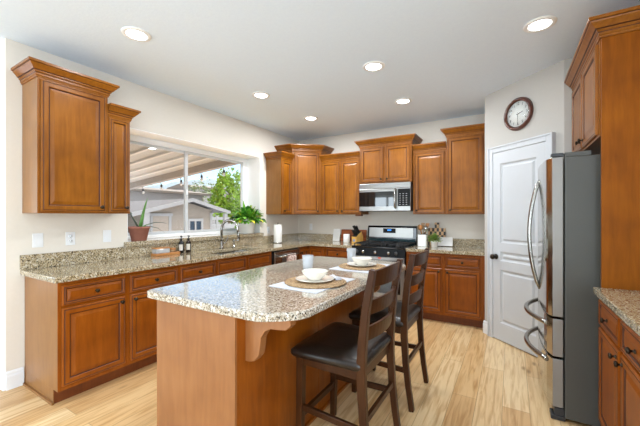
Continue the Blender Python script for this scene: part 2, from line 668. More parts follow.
def thing(name, label, cat, loc=(0, 0, 0), rz=0.0, group=None):
    o = bpy.data.objects.new(name, None)
    o.empty_display_size = 0.1
    C.objects.link(o)
    o.location = loc
    o.rotation_euler = (0, 0, rz)
    o['label'], o['category'] = label, cat
    if group:
        o['group'] = group
    return o


def tag(o, label, cat, group=None, loc=None, rz=None):
    o['label'], o['category'] = label, cat
    if group:
        o['group'] = group
    if loc is not None:
        o.location = loc
    if rz is not None:
        o.rotation_euler = (0, 0, rz)
    return o


def copy_tree(root, loc, label, rz=None, group=None):
    r = root.copy()
    C.objects.link(r)
    r.location = loc
    if rz is not None:
        r.rotation_euler = (0, 0, rz)
    r['label'] = label
    for ch in list(root.children):
        c = ch.copy()
        C.objects.link(c)
        c.parent = r
        for g in list(ch.children):
            d = g.copy()
            C.objects.link(d)
            d.parent = c
    return r


def structure(name, mb, mats, parent=None, bevel=0.0):
    return obj(name, mb, mats, parent, bevel, kind=None if parent else 'structure')


# ------------------------------------------------------------------ the room
YB, ZC = 4.832, 2.726
XR = 4.43
S0, S1 = Vector((3.093, 4.136)), Vector((3.755, 3.515))      # pantry wall, from the back corner to the fridge alcove
PANG = math.atan2((S1 - S0).y, (S1 - S0).x)

structure('floor', MB().box(-3.2, XR + 0.2, -4.2, YB + 0.3, -0.1, 0.0), M['floor'])
structure('ceiling', MB().box(-3.2, XR + 0.2, -4.2, YB + 0.3, ZC, ZC + 0.12), M['ceiling'])

WY0, WY1, WZ0, WZ1 = 1.78, 3.785, 1.037, 2.257
structure('wall_left', MB().grid([0.868, WY0, WY1, YB + 0.2], [0, WZ0, WZ1, ZC],
          lambda i, j: not (i == 1 and j == 1), -0.34, 0.0, 'x'), M['wall'])
structure('wall_near', MB().box(-3.1, -0.34, 0.868, 1.0, 0, ZC), M['wall_dimmed'])
structure('wall_back', MB().box(0, 3.093, YB, YB + 0.2, 0, ZC), M['wall'])
structure('wall_pantry', MB().prism([(3.093, YB + 0.2), (3.093, S0.y), (S1.x, S1.y), (XR, S1.y), (XR, YB + 0.2)], 0, ZC), M['wall_dimmed'])
structure('wall_right', MB().grid([-4.1, -3.45, -0.35, YB + 0.2], [0, 0.5, 2.3, ZC], lambda i, j: not (i == 1 and j == 1), XR, XR + 0.15, 'x'), M['wall_dimmed'])
structure('wall_rear', MB().grid([-3.1, -2.6, 0.4, XR], [0, 2.2, ZC], lambda i, j: not (i == 1 and j == 0), -4.15, -4.0, 'y'), M['wall_dimmed'])
structure('wall_hall', MB().grid([-4.0, -3.3, -0.3, 0.868], [0, 0.4, 2.2, ZC], lambda i, j: not (i == 1 and j == 1), -3.25, -3.1, 'x'), M['wall_dimmed'])


def baseboard(name, x0, x1, loc, rz):
    prof = [(0, 0), (-0.016, 0), (-0.016, 0.10), (-0.011, 0.112), (-0.011, 0.128), (-0.004, 0.142), (0, 0.142)]
    o = structure(name, MB().prism(prof, x0, x1, 'x'), M['white'])
    o.location, o.rotation_euler = loc, (0, 0, rz)
    return o


baseboard('baseboard_near', -3.0, 0.0, (0, 0.868, 0), 0)
baseboard('baseboard_left', 0.0, 0.105, (0, 0.868, 0), PI / 2)
baseboard('baseboard_pantry', -0.01, 0.083, (S0.x, S0.y, 0), PANG)

# window over the sink: white reveal, frame, centre meeting stile, two panes, granite ledge
win = bpy.data.objects.new('window_1', None)
C.objects.link(win)
win['kind'] = 'structure'
rv = MB()
rv.box(-0.27, -0.002, WY0, WY1, WZ1 - 0.006, WZ1)
rv.box(-0.27, -0.002, WY0, WY0 + 0.006, 1.087, WZ1 - 0.006)
rv.box(-0.27, -0.002, WY1 - 0.006, WY1, 1.087, WZ1 - 0.006)
obj('reveal', rv, M['reveal_white'], win)
fr = MB()
fr.box(-0.335, -0.265, WY0 + 0.006, WY1 - 0.006, WZ1 - 0.065, WZ1 - 0.006)
fr.box(-0.335, -0.265, WY0 + 0.006, WY0 + 0.06, 1.087, WZ1 - 0.065)
fr.box(-0.335, -0.265, WY1 - 0.09, WY1 - 0.006, 1.087, WZ1 - 0.065)
fr.box(-0.335, -0.265, WY0 + 0.06, WY1 - 0.09, 1.087, 1.125)
obj('frame', fr, M['reveal_white'], win, bevel=0.004)
for k, (a, b) in enumerate(((WY0 + 0.06, 2.70), (2.65, WY1 - 0.09))):
    xo = -0.278 if k else -0.302
    sh = MB()
    for q in ((a, b, 1.125, 1.16), (a, b, WZ1 - 0.098, WZ1 - 0.065), (a, a + 0.042, 1.16, WZ1 - 0.098), (b - 0.042, b, 1.16, WZ1 - 0.098)):
        sh.box(xo - 0.011, xo + 0.011, *q)
    so = obj('sash', sh, M['vinyl'], win, bevel=0.003)
    obj('pane', MB().box(xo - 0.003, xo + 0.003, a + 0.042, b - 0.042, 1.16, WZ1 - 0.098), M['glass'], so)
    if k:
        obj('latch', MB().box(xo + 0.011, xo + 0.022, a + 0.008, a + 0.034, 1.62, 1.69), M['white'], so, bevel=0.004)
ledge = MB().grid([-0.262, 0.001, 0.042], [1.742, WY0, WY1, 3.825], lambda i, j: i == 1 or j == 1, 1.0375, 1.086)
obj('sill', ledge, M['granite'], win, bevel=0.006)

# unseen rear glazed door and hall window, added as daylight sources behind the camera
dr = bpy.data.objects.new('added_rear_door', None)
C.objects.link(dr)
dr['kind'] = 'structure'
f2 = MB()
for q in ((-2.6, -2.52, 0, 2.2), (0.32, 0.4, 0, 2.2), (-1.14, -1.06, 0.06, 2.12), (-2.52, 0.32, 2.12, 2.2), (-2.52, 0.32, 0, 0.06)):
    f2.box(q[0], q[1], -4.14, -4.06, q[2], q[3])
obj('frame', f2, M['white'], dr)
w2 = bpy.data.objects.new('added_hall_window', None)
C.objects.link(w2)
w2['kind'] = 'structure'
f3 = MB()
for q in ((-3.3, -3.24, 0.4, 2.2), (-0.36, -0.3, 0.4, 2.2), (-3.24, -0.36, 0.4, 0.46), (-3.24, -0.36, 2.14, 2.2), (-1.83, -1.77, 0.46, 2.14)):
    f3.box(-3.22, -3.14, *q)
obj('frame', f3, M['white'], w2)

w3 = bpy.data.objects.new('added_side_window', None)  # unseen side window, added to light the left wall
C.objects.link(w3)
w3['kind'] = 'structure'
f4 = MB()
for q in ((-3.45, -3.39, 0.5, 2.3), (-0.41, -0.35, 0.5, 2.3), (-3.39, -0.41, 0.5, 0.56), (-3.39, -0.41, 2.24, 2.3), (-1.93, -1.87, 0.56, 2.24)):
    f4.box(XR + 0.03, XR + 0.11, *q)
obj('frame', f4, M['white'], w3)

# pantry door in the angled wall (built in the wall's own frame: x along the wall, -y into the room)
pd = bpy.data.objects.new('door_1', None)
C.objects.link(pd)
pd['kind'] = 'structure'
pd.location, pd.rotation_euler = (S0.x, S0.y, 0), (0, 0, PANG)
DX0, DX1, DZ = 0.152, 0.762, 2.035
def door_face():
    # stiles and rails as a grid with panel holes, raised panels lofted in
    g = MB()
    xs = [DX0, DX0 + 0.095, DX1 - 0.095, DX1]
    zs = [0.012, 0.20, 0.77, 0.865, 0.965, 1.06, 1.91, DZ]
    g.grid(xs, zs, lambda i, j: not (i == 1 and j in (1, 3, 5)), -0.030, -0.001, 'y')
    for j in (1, 3, 5):
        g.rect_rings(xs[1], xs[2], zs[j], zs[j + 1], [(0, -0.030), (0.004, -0.024), (0.012, -0.017), (0.024, -0.014), (0.030, -0.016), (0.040, -0.026), (0.046, -0.028)], [0] * 7, back=False)
    return g


obj('leaf', door_face(), M['door_white'], pd)
cs = MB()
for q in ((DX0 - 0.068, DX0 - 0.004, 0, DZ + 0.068), (DX1 + 0.004, DX1 + 0.068, 0, DZ + 0.068), (DX0 - 0.004, DX1 + 0.004, DZ + 0.004, DZ + 0.068)):
    cs.box(q[0], q[1], -0.036, -0.0005, q[2], q[3])
for q in ((DX0 - 0.07, DX0 - 0.05, 0, DZ + 0.07), (DX1 + 0.05, DX1 + 0.07, 0, DZ + 0.07), (DX0 - 0.05, DX1 + 0.05, DZ + 0.05, DZ + 0.07)):
    cs.box(q[0], q[1], -0.045, -0.0005, q[2], q[3])
obj('casing', cs, M['door_white'], pd, bevel=0.004)
kn = MB().lathe([(0.028, -0.014), (0.03, -0.02), (0.012, -0.024), (0.011, -0.045), (0.026, -0.055), (0.03, -0.068), (0.022, -0.08), (0.0, -0.084)], 18, (0.195, -0.016, 0.905), 'y')
obj('knob', kn, M['bronze'], pd)

# ------------------------------------------------------------------ cabinets
KNOB = [(0.010, 0.0), (0.010, -0.003), (0.005, -0.006), (0.0055, -0.014), (0.013, -0.018), (0.0155, -0.024), (0.012, -0.029), (0.0, -0.031)]
CAB = [M['cab'], M['glaze']]
LOW = [M['cab_low'], M['glaze']]


def knob(parent, x, z, y=-0.02):
    return obj('knob', MB().lathe(KNOB, 12, (x, y, z), 'y'), M['bronze'], parent)


def front(name, parent, x0, x1, z0, z1, mats, knob_at=None, rail=0.052, t=0.02):
    """raised-panel front with dark glazed grooves; faces -y, back on y = 0"""
    w_ = min(x1 - x0, z1 - z0)
    k = min(1.0, w_ * 0.36 / (rail + 0.034))
    r = rail * k
    rings = [(0, -0.001), (0.0, -t + 0.006), (0.006, -t), (0.011, -t), (0.0135, -t + 0.002), (0.017, -t),
             (r - 0.008, -t), (r - 0.004, -t + 0.003), (r, -t + 0.009), (r + 0.004 * k, -t + 0.010),
             (r + 0.010 * k, -t + 0.009), (r + 0.030 * k, -t + 0.003), (r + 0.033 * k, -t + 0.003)]
    ms = [0, 0, 0, 1, 1, 0, 0, 1, 1, 0, 0, 0]
    o = obj(name, MB().rect_rings(x0, x1, z0, z1, rings, ms), mats, parent)
    if knob_at:
        knob(o, knob_at[0], knob_at[1])
    return o


def crown_mesh(path, z0, z1, out):
    """moulding swept round the cabinet top; path in plan, outward on the right of travel"""
    H = z1 - z0
    prof = [(0.0, 0.0), (0.010, 0.0), (0.012, 0.10), (0.020, 0.14), (0.020, 0.26), (0.024, 0.30), (0.034, 0.36),
            (0.034, 0.42), (0.046, 0.46), (0.060, 0.58), (0.082, 0.74), (0.086, 0.80), (0.092, 0.82), (0.1, 0.84), (0.1, 1.0), (0.0, 1.0)]
    mats = [0, 0, 0, 0, 1, 0, 0, 1, 0, 0, 0, 1, 0, 0, 0, 0]
    prof = [(a * out / 0.1, z0 + b * H) for a, b in prof]
    P = [Vector(p) for p in path]
    n = len(P)
    loops = []
    for i in range(n):
        if i == 0:
            d = (P[1] - P[0]).normalized()
            nrm = Vector((d.y, -d.x))
        elif i == n - 1:
            d = (P[-1] - P[-2]).normalized()
            nrm = Vector((d.y, -d.x))
        else:
            d0, d1 = (P[i] - P[i - 1]).normalized(), (P[i + 1] - P[i]).normalized()
            a, b = Vector((d0.y, -d0.x)), Vector((d1.y, -d1.x))
            nrm = (a + b) / max(0.2, 1 + a.dot(b))
        loops.append([(P[i].x + nrm.x * q[0], P[i].y + nrm.y * q[0], q[1]) for q in prof])
    mb = MB()
    b = 0
    npf = len(prof)
    for L in loops:
        mb.v += L
    for i in range(n - 1):
        for k in range(npf):
            j = (k + 1) % npf
            mb.face([i * npf + k, (i + 1) * npf + k, (i + 1) * npf + j, i * npf + j], mats[k])
    mb.face(range(npf), 0)
    mb.face(range((n - 1) * npf, n * npf), 0)
    return mb


def wall_cabinet(label, loc, rz, width, depth, z0, top, crown_top, doors, group='wall cabinets', crown_path=None, side_mat=None, out=0.068, base_z=0.0):
    c = thing('wall_cabinet', label, 'cabinet', loc, rz, group)
    mb = MB().box(0, width, 0, depth, z0, top)
    obj('body', mb, side_mat or M['cab'], c, bevel=0.002)
    ff = MB()
    ff.box(0, width, -0.003, 0.0, z0, top)
    obj('face_frame', ff, M['cab'], c)
    for (a, b, kx, kz) in doors:
        front('door', c, a, b, z0 + 0.012, top - 0.055, CAB, (kx, kz))
    obj('crown', crown_mesh(crown_path or [(0, depth), (0, 0), (width, 0), (width, depth)], top - 0.045, crown_top, out), CAB, c)
    return c


def base_cabinet(label, loc, rz, width, depth, fronts, group='base cabinets', left_side=None, kick_depth=0.07, body=None):
    c = thing('base_cabinet', label, 'cabinet', loc, rz, group)
    obj('body', body or MB().box(0.0, width, 0, depth, 0.105, 0.879), left_side or M['cab_low'], c, bevel=0.0015)
    obj('face_frame', MB().box(0, width, -0.003, 0, 0.105, 0.879), M['cab_low'], c)
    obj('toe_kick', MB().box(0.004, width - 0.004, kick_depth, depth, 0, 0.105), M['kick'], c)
    for kind, a, b, z0, z1, kx, kz in fronts:
        front(kind, c, a, b, z0, z1, LOW, (kx, kz) if kx is not None else None, rail=0.05 if kind == 'door' else 0.036)
    return c


RZL, RZR = PI / 2, -PI / 2
ZD0, ZD1, ZW0, ZW1 = 0.135, 0.690, 0.707, 0.853
FX = 0.61    # face plane of the left base run


def dd(x0, x1, kside, knob_drawer=True):
    """a drawer over a door; kside +1: knob near x1, -1: near x0"""
    kx = x1 - 0.035 if kside > 0 else x0 + 0.035
    return [('drawer', x0, x1, ZW0, ZW1, (x0 + x1) / 2 if knob_drawer else None, (ZW0 + ZW1) / 2),
            ('door', x0, x1, ZD0, ZD1, kx, ZD1 - 0.04)]


cA = base_cabinet('wide stained base cabinet with bare end panel, at the near end of the window counter',
             (FX, 0.979, 0), RZL, 0.957, 0.605, dd(0.022, 0.456, 1) + dd(0.494, 0.938, -1), left_side=M['cab_side'])
# shoe moulding along the exposed end
obj('shoe_moulding', MB().box(-0.014, 0.0, 0.056, 0.605, 0, 0.018), M['cab_side'], cA)
obj('end_foot', MB().box(0, 0.004, 0.07, 0.605, 0, 0.105), M['cab_side'], cA)
base_cabinet('narrow stained base cabinet with one drawer, left of the sink cabinet',
             (FX, 1.937, 0), RZL, 0.446, 0.605, dd(0.012, 0.437, 1))
base_cabinet('stained sink cabinet with two knobless false drawer fronts, under the kitchen sink',
             (FX, 2.385, 0), RZL, 0.93, 0.605, dd(0.017, 0.45, 1, False) + dd(0.482, 0.914, -1, False),
             body=MB().box(0, 0.93, 0, 0.605, 0.105, 0.66).box(0, 0.93, 0, 0.045, 0.66, 0.879).box(0, 0.07, 0.045, 0.605, 0.66, 0.879)
             .box(0.86, 0.93, 0.045, 0.605, 0.66, 0.879).box(0.07, 0.86, 0.46, 0.605, 0.66, 0.879))

# corner base cabinet with its two leaves
cc = thing('corner_cabinet', 'stained L-shaped corner base cabinet between dishwasher and drawer cabinet', 'cabinet', (0, 0, 0), 0, 'base cabinets')
YF = YB - FX   # face plane of the back run
obj('body', MB().prism([(0.003, 3.945), (FX, 3.945), (FX, YF), (0.925, YF), (0.925, YB - 0.003), (0.003, YB - 0.003)], 0.105, 0.879), M['cab_low'], cc)
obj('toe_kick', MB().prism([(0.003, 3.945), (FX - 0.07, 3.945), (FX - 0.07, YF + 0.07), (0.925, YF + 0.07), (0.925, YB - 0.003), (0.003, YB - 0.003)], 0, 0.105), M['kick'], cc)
d1 = front('door', cc, 0.02, 0.262, ZD0, ZW1, LOW, (0.05, 0.79))
d1.location, d1.rotation_euler = (FX, 3.945, 0), (0, 0, RZL)
d2 = front('door', cc, 0.022, 0.30, ZD0, ZW1, LOW)
d2.location = (FX, YF, 0)
base_cabinet('narrow stained drawer cabinet left of the range', (0.928, YF, 0), 0, 0.452, 0.605, dd(0.012, 0.43, -1))
base_cabinet('wide stained base cabinet with two drawers, right of the range', (2.162, YF, 0), 0, 0.928, 0.605,
             dd(0.014, 0.448, 1) + dd(0.482, 0.888, -1))
# right-hand run
base_cabinet('stained base cabinet facing left, beside the refrigerator at the right edge', (3.82, 2.508, 0), RZR, 0.92, 0.605,
             dd(0.018, 0.43, 1) + dd(0.462, 0.90, -1))

# wall cabinets
UD = 0.30
wall_cabinet('tall wall cabinet with pale side, nearest on the left wall', (UD, 0.965, 0), RZL, 0.487, UD - 0.002, 1.37, 2.44, 2.503,
             [(0.018, 0.468, 0.43, 1.425)], side_mat=M['cab_side'])
wall_cabinet('short narrow wall cabinet beside the left side of the window', (UD - 0.01, 1.453, 0), RZL, 0.195, UD - 0.012, 1.37, 2.275, 2.337,
             [(0.012, 0.183, 0.153, 1.425)], crown_path=[(0, 0), (0.195, 0), (0.195, UD - 0.012)])
wall_cabinet('short narrow wall cabinet with pale side, right of the window', (UD, 3.925, 0), RZL, 0.288, UD - 0.002, 1.37, 2.275, 2.337,
             [(0.014, 0.262, 0.05, 1.425)], crown_path=[(0, UD - 0.002), (0, 0), (0.288, 0)], side_mat=M['cab_side'])

# diagonal corner wall cabinet
y0c, x1c = 4.216, 0.662
dg = thing('wall_cabinet', 'tall wall cabinet set diagonally across the back corner', 'cabinet', (0, 0, 0), 0, 'wall cabinets')
dpoly = [(0.002, y0c), (0.305, y0c), (x1c, 4.527), (x1c, YB - 0.002), (0.002, YB - 0.002)]
obj('body', MB().prism(dpoly, 1.37, 2.44), M['cab'], dg, bevel=0.002)
ang = math.atan2(4.527 - y0c, x1c - 0.305)
dl = math.hypot(4.527 - y0c, x1c - 0.305)
ddr = front('door', dg, 0.028, dl - 0.028, 1.382, 2.385, CAB, (dl - 0.062, 1.425))
ddr.location, ddr.rotation_euler = (0.305, y0c, 0), (0, 0, ang)
obj('crown', crown_mesh([(0.002, y0c), (0.305, y0c), (x1c, 4.527), (x1c, YB - 0.002)], 2.395, 2.503, 0.085), CAB, dg)

YU = YB - UD
wall_cabinet('short two-door wall cabinet between the corner cabinet and the microwave', (0.666, YU, 0), 0, 0.712, UD - 0.002, 1.37, 2.275, 2.337,
             [(0.014, 0.345, 0.315, 1.425), (0.368, 0.70, 0.398, 1.425)], crown_path=[(0, 0), (0.712, 0)])
wall_cabinet('two-door wall cabinet mounted above the microwave', (1.383, YU - 0.06, 0), 0, 0.782, UD + 0.058, 1.826, 2.415, 2.478,
             [(0.016, 0.376, 0.345, 1.885), (0.406, 0.766, 0.437, 1.885)])
wall_cabinet('short one-door wall cabinet right of the microwave', (2.17, YU, 0), 0, 0.442, UD - 0.002, 1.37, 2.275, 2.337,
             [(0.022, 0.425, 0.055, 1.425)], crown_path=[(0, 0), (0.442, 0)])
wall_cabinet('tall one-door wall cabinet touching the pantry corner', (2.615, YU - 0.01, 0), 0, 0.474, UD + 0.008, 1.37, 2.44, 2.503,
             [(0.014, 0.44, 0.05, 1.425)], crown_path=[(0, UD), (0, 0), (0.474, 0)])

# tall end panel beside the refrigerator and the cabinet above it
tag(obj('tall_panel', MB().box(3.82, XR - 0.002, 2.515, 2.535, 0, 2.455), M['panel'], bevel=0.002),
    'tall bare stained wood end panel standing against the refrigerator side', 'panel')
fc = thing('wall_cabinet', 'deep two-door wall cabinet above the refrigerator', 'cabinet', (3.82, 3.50, 0), RZR, 'wall cabinets')
FW = 3.50 - 2.538
obj('body', MB().box(0, FW, 0, XR - 3.82 - 0.002, 1.835, 2.455), M['cab'], fc, bevel=0.002)
obj('face_frame', MB().box(0, FW, -0.003, 0, 1.835, 2.455), M['cab'], fc)
front('door', fc, 0.03, 0.465, 1.85, 2.405, CAB, (0.43, 1.90))
front('door', fc, 0.495, FW - 0.03, 1.85, 2.405, CAB, (0.53, 1.90))
obj('crown', crown_mesh([(0.0, 0), (FW + 0.0245, -0.003), (FW + 0.0245, XR - 3.82 - 0.004)], 2.42, 2.528, 0.068), CAB, fc)

# ------------------------------------------------------------------ countertops
CD = 0.648
ct = thing('countertop', 'L-shaped speckled granite countertop running under the window and along the back wall', 'countertop', (0, 0, 0), 0)
SX0, SX1, SY0, SY1 = 0.165, 0.555, 2.47, 3.23
obj('slab', MB().grid([0.001, SX0, SX1, CD, 1.382], [0.95, SY0, SY1, YB - CD, YB - 0.001],
                      lambda i, j: (i <= 2 or j == 3) and not (i == 1 and j == 1), 0.880, 0.920), M['granite'], ct, bevel=0.005)
bs = MB()
bs.box(0.001, 0.021, 0.95, 1.742, 0.921, 1.0365)
bs.box(0.001, 0.021, 1.742, 3.825, 0.921, 1.0365)
bs.box(0.001, 0.021, 3.825, YB - 0.021, 0.921, 1.032)
bs.box(0.001, 1.382, YB - 0.021, YB - 0.001, 0.921, 1.032)
obj('backsplash', bs, M['granite'], ct)
c2 = thing('countertop', 'short granite countertop right of the range, against the back wall', 'countertop', (0, 0, 0), 0)
obj('slab', MB().box(2.162, 3.091, YB - CD, YB - 0.001, 0.88, 0.92), M['granite'], c2, bevel=0.005)
obj('backsplash', MB().box(2.162, 3.091, YB - 0.021, YB - 0.001, 0.921, 1.032), M['granite'], c2)
tag(obj('countertop', MB().box(3.78, XR - 0.001, 1.575, 2.512, 0.88, 0.92), M['granite'], bevel=0.005),
    'golden granite countertop in front of the tall panel at the right edge', 'countertop')

# sink
sk = MB()
loops = []
for z, ins in ((0.8795, -0.004), (0.876, 0.004), (0.70, 0.015), (0.69, 0.03)):
    loops.append([(SX0 + ins, SY0 + ins, z), (SX1 - ins, SY0 + ins, z), (SX1 - ins, SY1 - ins, z), (SX0 + ins, SY1 - ins, z)])
sk.loft(loops, cap0=False)
sk_t = thing('kitchen_sink', 'undermount stainless steel sink set in the counter below the window', 'sink', (0, 0, 0), 0)
obj('basin', sk, M['steel'], sk_t)
obj('divider', MB().box(SX0 + 0.012, SX1 - 0.012, 2.88, 2.90, 0.692, 0.86), M['steel'], sk_t, bevel=0.006)

# ------------------------------------------------------------------ island
isl = thing('kitchen_island', 'stained wood kitchen island base under the big granite top', 'island', (0, 0, 0), 0)
IX0, IX1, IY0, IY1 = 1.60, 2.225, 1.095, 2.885
obj('body', MB().box(IX0, IX1 - 0.012, IY0 + 0.012, IY1 - 0.012, 0, 0.879), M['cab_low'], isl)
obj('end_panel', MB().box(IX0, IX1, IY0, IY0 + 0.014, 0, 0.879), M['island'], isl, bevel=0.002)
obj('end_panel', MB().box(IX0, IX1, IY1 - 0.014, IY1, 0, 0.879), M['island'], isl, bevel=0.002)
obj('back_panel', MB().box(IX1 - 0.012, IX1, IY0 + 0.014, 1.86, 0, 0.879), M['cab_low'], isl, bevel=0.002)
obj('back_panel', MB().box(IX1 - 0.012, IX1, 1.864, IY1 - 0.014, 0, 0.879), M['cab_low'], isl, bevel=0.002)
obj('shoe_moulding', MB().box(IX1, IX1 + 0.014, IY0, IY1, 0, 0.02), M['cab_low'], isl)
for y in (IY0 + 0.07, IY1 - 0.11):
    cb_ = MB()
    pts = [(IX1, 0.878), (IX1 + 0.275, 0.878), (IX1 + 0.275, 0.85), (IX1 + 0.262, 0.84), (IX1 + 0.25, 0.828), (IX1 + 0.21, 0.822), (IX1 + 0.16, 0.818),
           (IX1 + 0.125, 0.80), (IX1 + 0.10, 0.765), (IX1 + 0.095, 0.72), (IX1 + 0.085, 0.675), (IX1 + 0.06, 0.645), (IX1 + 0.03, 0.635), (IX1, 0.632)]
    cb_.prism(pts, y, y + 0.045, 'y')
    obj('corbel', cb_, M['island'], isl, bevel=0.002)


def rounded_poly(pts, rad, n=5):
    out = []
    N_ = len(pts)
    for i in range(N_):
        p, a, b = Vector(pts[i]), Vector(pts[i - 1]), Vector(pts[(i + 1) % N_])
        r = rad[i] if isinstance(rad, list) else rad
        p0, p1 = p + (a - p).normalized() * r, p + (b - p).normalized() * r
        for k in range(n + 1):
            t = k / n
            q = p0 * (1 - t) ** 2 + p * 2 * t * (1 - t) + p1 * t ** 2
            out.append((q.x, q.y))
    return out


ipts = [(1.535, 1.058), (2.40, 1.058), (2.555, 1.19), (2.575, 2.78), (2.46, 2.915), (1.56, 2.915)]
tag(obj('island_countertop', MB().prism(rounded_poly(ipts, [0.05, 0.06, 0.06, 0.06, 0.06, 0.05]), 0.880, 0.920), M['granite_island'], bevel=0.006),
    'big polished speckled granite slab with clipped corners on the wooden island', 'countertop')

# ------------------------------------------------------------------ bar stools


def make_stool(label, loc, group):
    t = thing('bar_stool', label, 'stool', loc, 0, group)
    # local: front towards -x, origin on the floor under the seat centre
    sw = 0.262
    seat = MB()
    loops = []
    base = [(-0.225, -sw), (0.20, -sw + 0.02), (0.20, sw - 0.02), (-0.225, sw)]
    for z, ins, r in ((0.572, 0.004, 0.03), (0.585, -0.004, 0.035), (0.605, -0.004, 0.04), (0.622, 0.012, 0.05), (0.632, 0.05, 0.05), (0.637, 0.10, 0.05)):
        q = [(x + (ins if x < 0 else -ins), y + (ins if y < 0 else -ins)) for x, y in base]
        loops.append([(x, y, z - 0.008 * (1 - abs(y) / sw) * (1 if z > 0.61 else 0)) for x, y in rounded_poly(q, r)])
    seat.loft(loops, sm=True)
    obj('seat', seat, M['leather'], t)
    ap = MB()
    ap.box(-0.205, 0.19, -0.215, -0.19, 0.515, 0.575)
    ap.box(-0.205, 0.19, 0.19, 0.215, 0.515, 0.575)
    ap.box(-0.21, -0.185, -0.19, 0.19, 0.515, 0.575)
    ap.box(0.165, 0.19, -0.19, 0.19, 0.515, 0.575)
    obj('apron', ap, M['espresso'], t, bevel=0.003)
    for s in (-1, 1):
        obj('leg', MB().beam([(-0.20, s * 0.2, 0), (-0.192, s * 0.2, 0.3), (-0.188, s * 0.2, 0.571)], (0, 1, 0), [0.034, 0.04, 0.042], [0.034, 0.04, 0.042]), M['espresso'], t, bevel=0.003)
    px = [(0.245, 0.0), (0.222, 0.15), (0.203, 0.32), (0.192, 0.50), (0.192, 0.62), (0.200, 0.74), (0.214, 0.88), (0.236, 1.0), (0.252, 1.085)]
    for s in (-1, 1):
        obj('back_post', MB().beam([(x, s * 0.222, z) for x, z in px], (0, 1, 0), 0.036, [0.034, 0.037, 0.04, 0.045, 0.045, 0.043, 0.04, 0.036, 0.03]), M['espresso'], t, bevel=0.004)

    def xat(z):
        for (a, za), (b, zb) in zip(px, px[1:]):
            if za <= z <= zb:
                return a + (b - a) * (z - za) / (zb - za)
        return px[-1][0]
    for zc, h in ((1.035, 0.082), (0.887, 0.074), (0.752, 0.074)):
        x0 = xat(zc)
        loops = []
        for k in range(13):
            u = -1 + 2 * k / 12
            y = u * 0.205
            x = x0 + 0.034 * (1 - u * u)
            dz = 0.012 * (1 - u * u) if zc > 1 else 0.006 * (1 - u * u)
            L = []
            for dx, z in ((-0.009, zc - h / 2), (0.009, zc - h / 2), (0.009, zc + h / 2 + dz), (-0.009, zc + h / 2 + dz)):
                L.append((x + dx + (z - zc) * 0.15, y, z))
            loops.append(L)
        obj('back_slat', MB().loft(loops), M['espresso'], t, bevel=0.003)
    for s in (-1, 1):
        obj('stretcher', MB().beam([(-0.178, s * 0.2, 0.27), (0.192, s * 0.222, 0.27)], (0, 0, 1), 0.034, 0.02), M['espresso'], t, bevel=0.002)
    obj('stretcher', MB().beam([(-0.192, -0.18, 0.22), (-0.192, 0.18, 0.22)], (0, 0, 1), 0.036, 0.02), M['espresso'], t, bevel=0.002)
    obj('stretcher', MB().beam([(0.206, -0.205, 0.32), (0.206, 0.205, 0.32)], (0, 0, 1), 0.034, 0.02), M['espresso'], t, bevel=0.002)
    return t


stool = make_stool('dark wood ladder-back bar stool with leather seat, nearest the camera', (2.52, 1.70, 0), 'bar stools at the island')
copy_tree(stool, (2.52, 2.44, 0), 'dark wood ladder-back bar stool standing farther away, nearer the range')

# ------------------------------------------------------------------ refrigerator (faces -x)
fg = thing('refrigerator', 'stainless steel french-door refrigerator with dark grey side', 'refrigerator', (3.57, 3.485, 0), RZR)
M['steel_fridge'] = steel('polished_fridge_steel', '#bab8b4', 0.11)
M['fridge_edge'] = plain('fridge_door_edge', '#8f8c88', 0.4, metal=0.3, var=0.03)
# local: x runs toward the camera (0..0.88), front -y
FWD = 0.875
obj('body', MB().box(0, FWD, 0.085, 0.845, 0.025, 1.735), M['fridge_side'], fg, bevel=0.004)
obj('top_hinge_bar', MB().box(FWD - 0.06, FWD - 0.005, 0.085, 0.22, 1.736, 1.765), M['fridge_side'], fg, bevel=0.003)
obj('hinge_cover', MB().box(FWD - 0.06, FWD - 0.006, 0.012, 0.08, 1.74, 1.764), M['dark_grey'], fg, bevel=0.004)


def bow(x):
    u = (x - FWD / 2) / (FWD / 2)
    return -0.028 * (1 - u * u)


def fridge_front(name, x0, x1, z0, z1, edge0=True, edge1=True):
    mb = MB()
    loops = []
    n = 12
    xs = [x0 + (x1 - x0) * k / n for k in range(n + 1)]
    for k, x in enumerate(xs):
        y = bow(x)
        e = 0.0
        if edge0 and k == 0 or edge1 and k == n:
            e = 0.02
        if edge0 and k == 1 or edge1 and k == n - 1:
            e = 0.003
        loops.append([(x, 0.078, z0), (x, y + e, z0), (x, y + e, z1), (x, 0.078, z1)])
    mb.loft(loops)
    mb.m[-1] = mb.m[-2] = 1
    return obj(name, mb, [M['steel_fridge'], M['fridge_edge']], fg, bevel=0.005)


def fridge_handle(parent, pts, r_=0.013):
    obj('handle', MB().tube(pts, r_, 12), M['nickel'], parent)


dA = fridge_front('door', 0.003, FWD / 2 - 0.002, 0.682, 1.738, True, False)
dB = fridge_front('door', FWD / 2 + 0.002, FWD - 0.003, 0.682, 1.738, False, True)
for par, x in ((dA, FWD / 2 - 0.04), (dB, FWD / 2 + 0.04)):
    pts = []
    for k in range(17):
        u = -1 + 2 * k / 16
        pts.append((x, -0.03 - 0.062 * (1 - u ** 2) - (0 if abs(u) < 1 else -0.008), 1.205 + u * 0.42))
    fridge_handle(par, pts)
dC = fridge_front('drawer', 0.003, FWD - 0.003, 0.418, 0.668)
dD = fridge_front('drawer', 0.003, FWD - 0.003, 0.085, 0.404)
for par, z in ((dC, 0.615), (dD, 0.365)):
    pts = []
    for k in range(21):
        u = -1 + 2 * k / 20
        x = FWD / 2 + u * 0.36
        pts.append((x, bow(x) + 0.006 - 0.09 * (1 - u ** 2), z))
    fridge_handle(par, pts, 0.017)
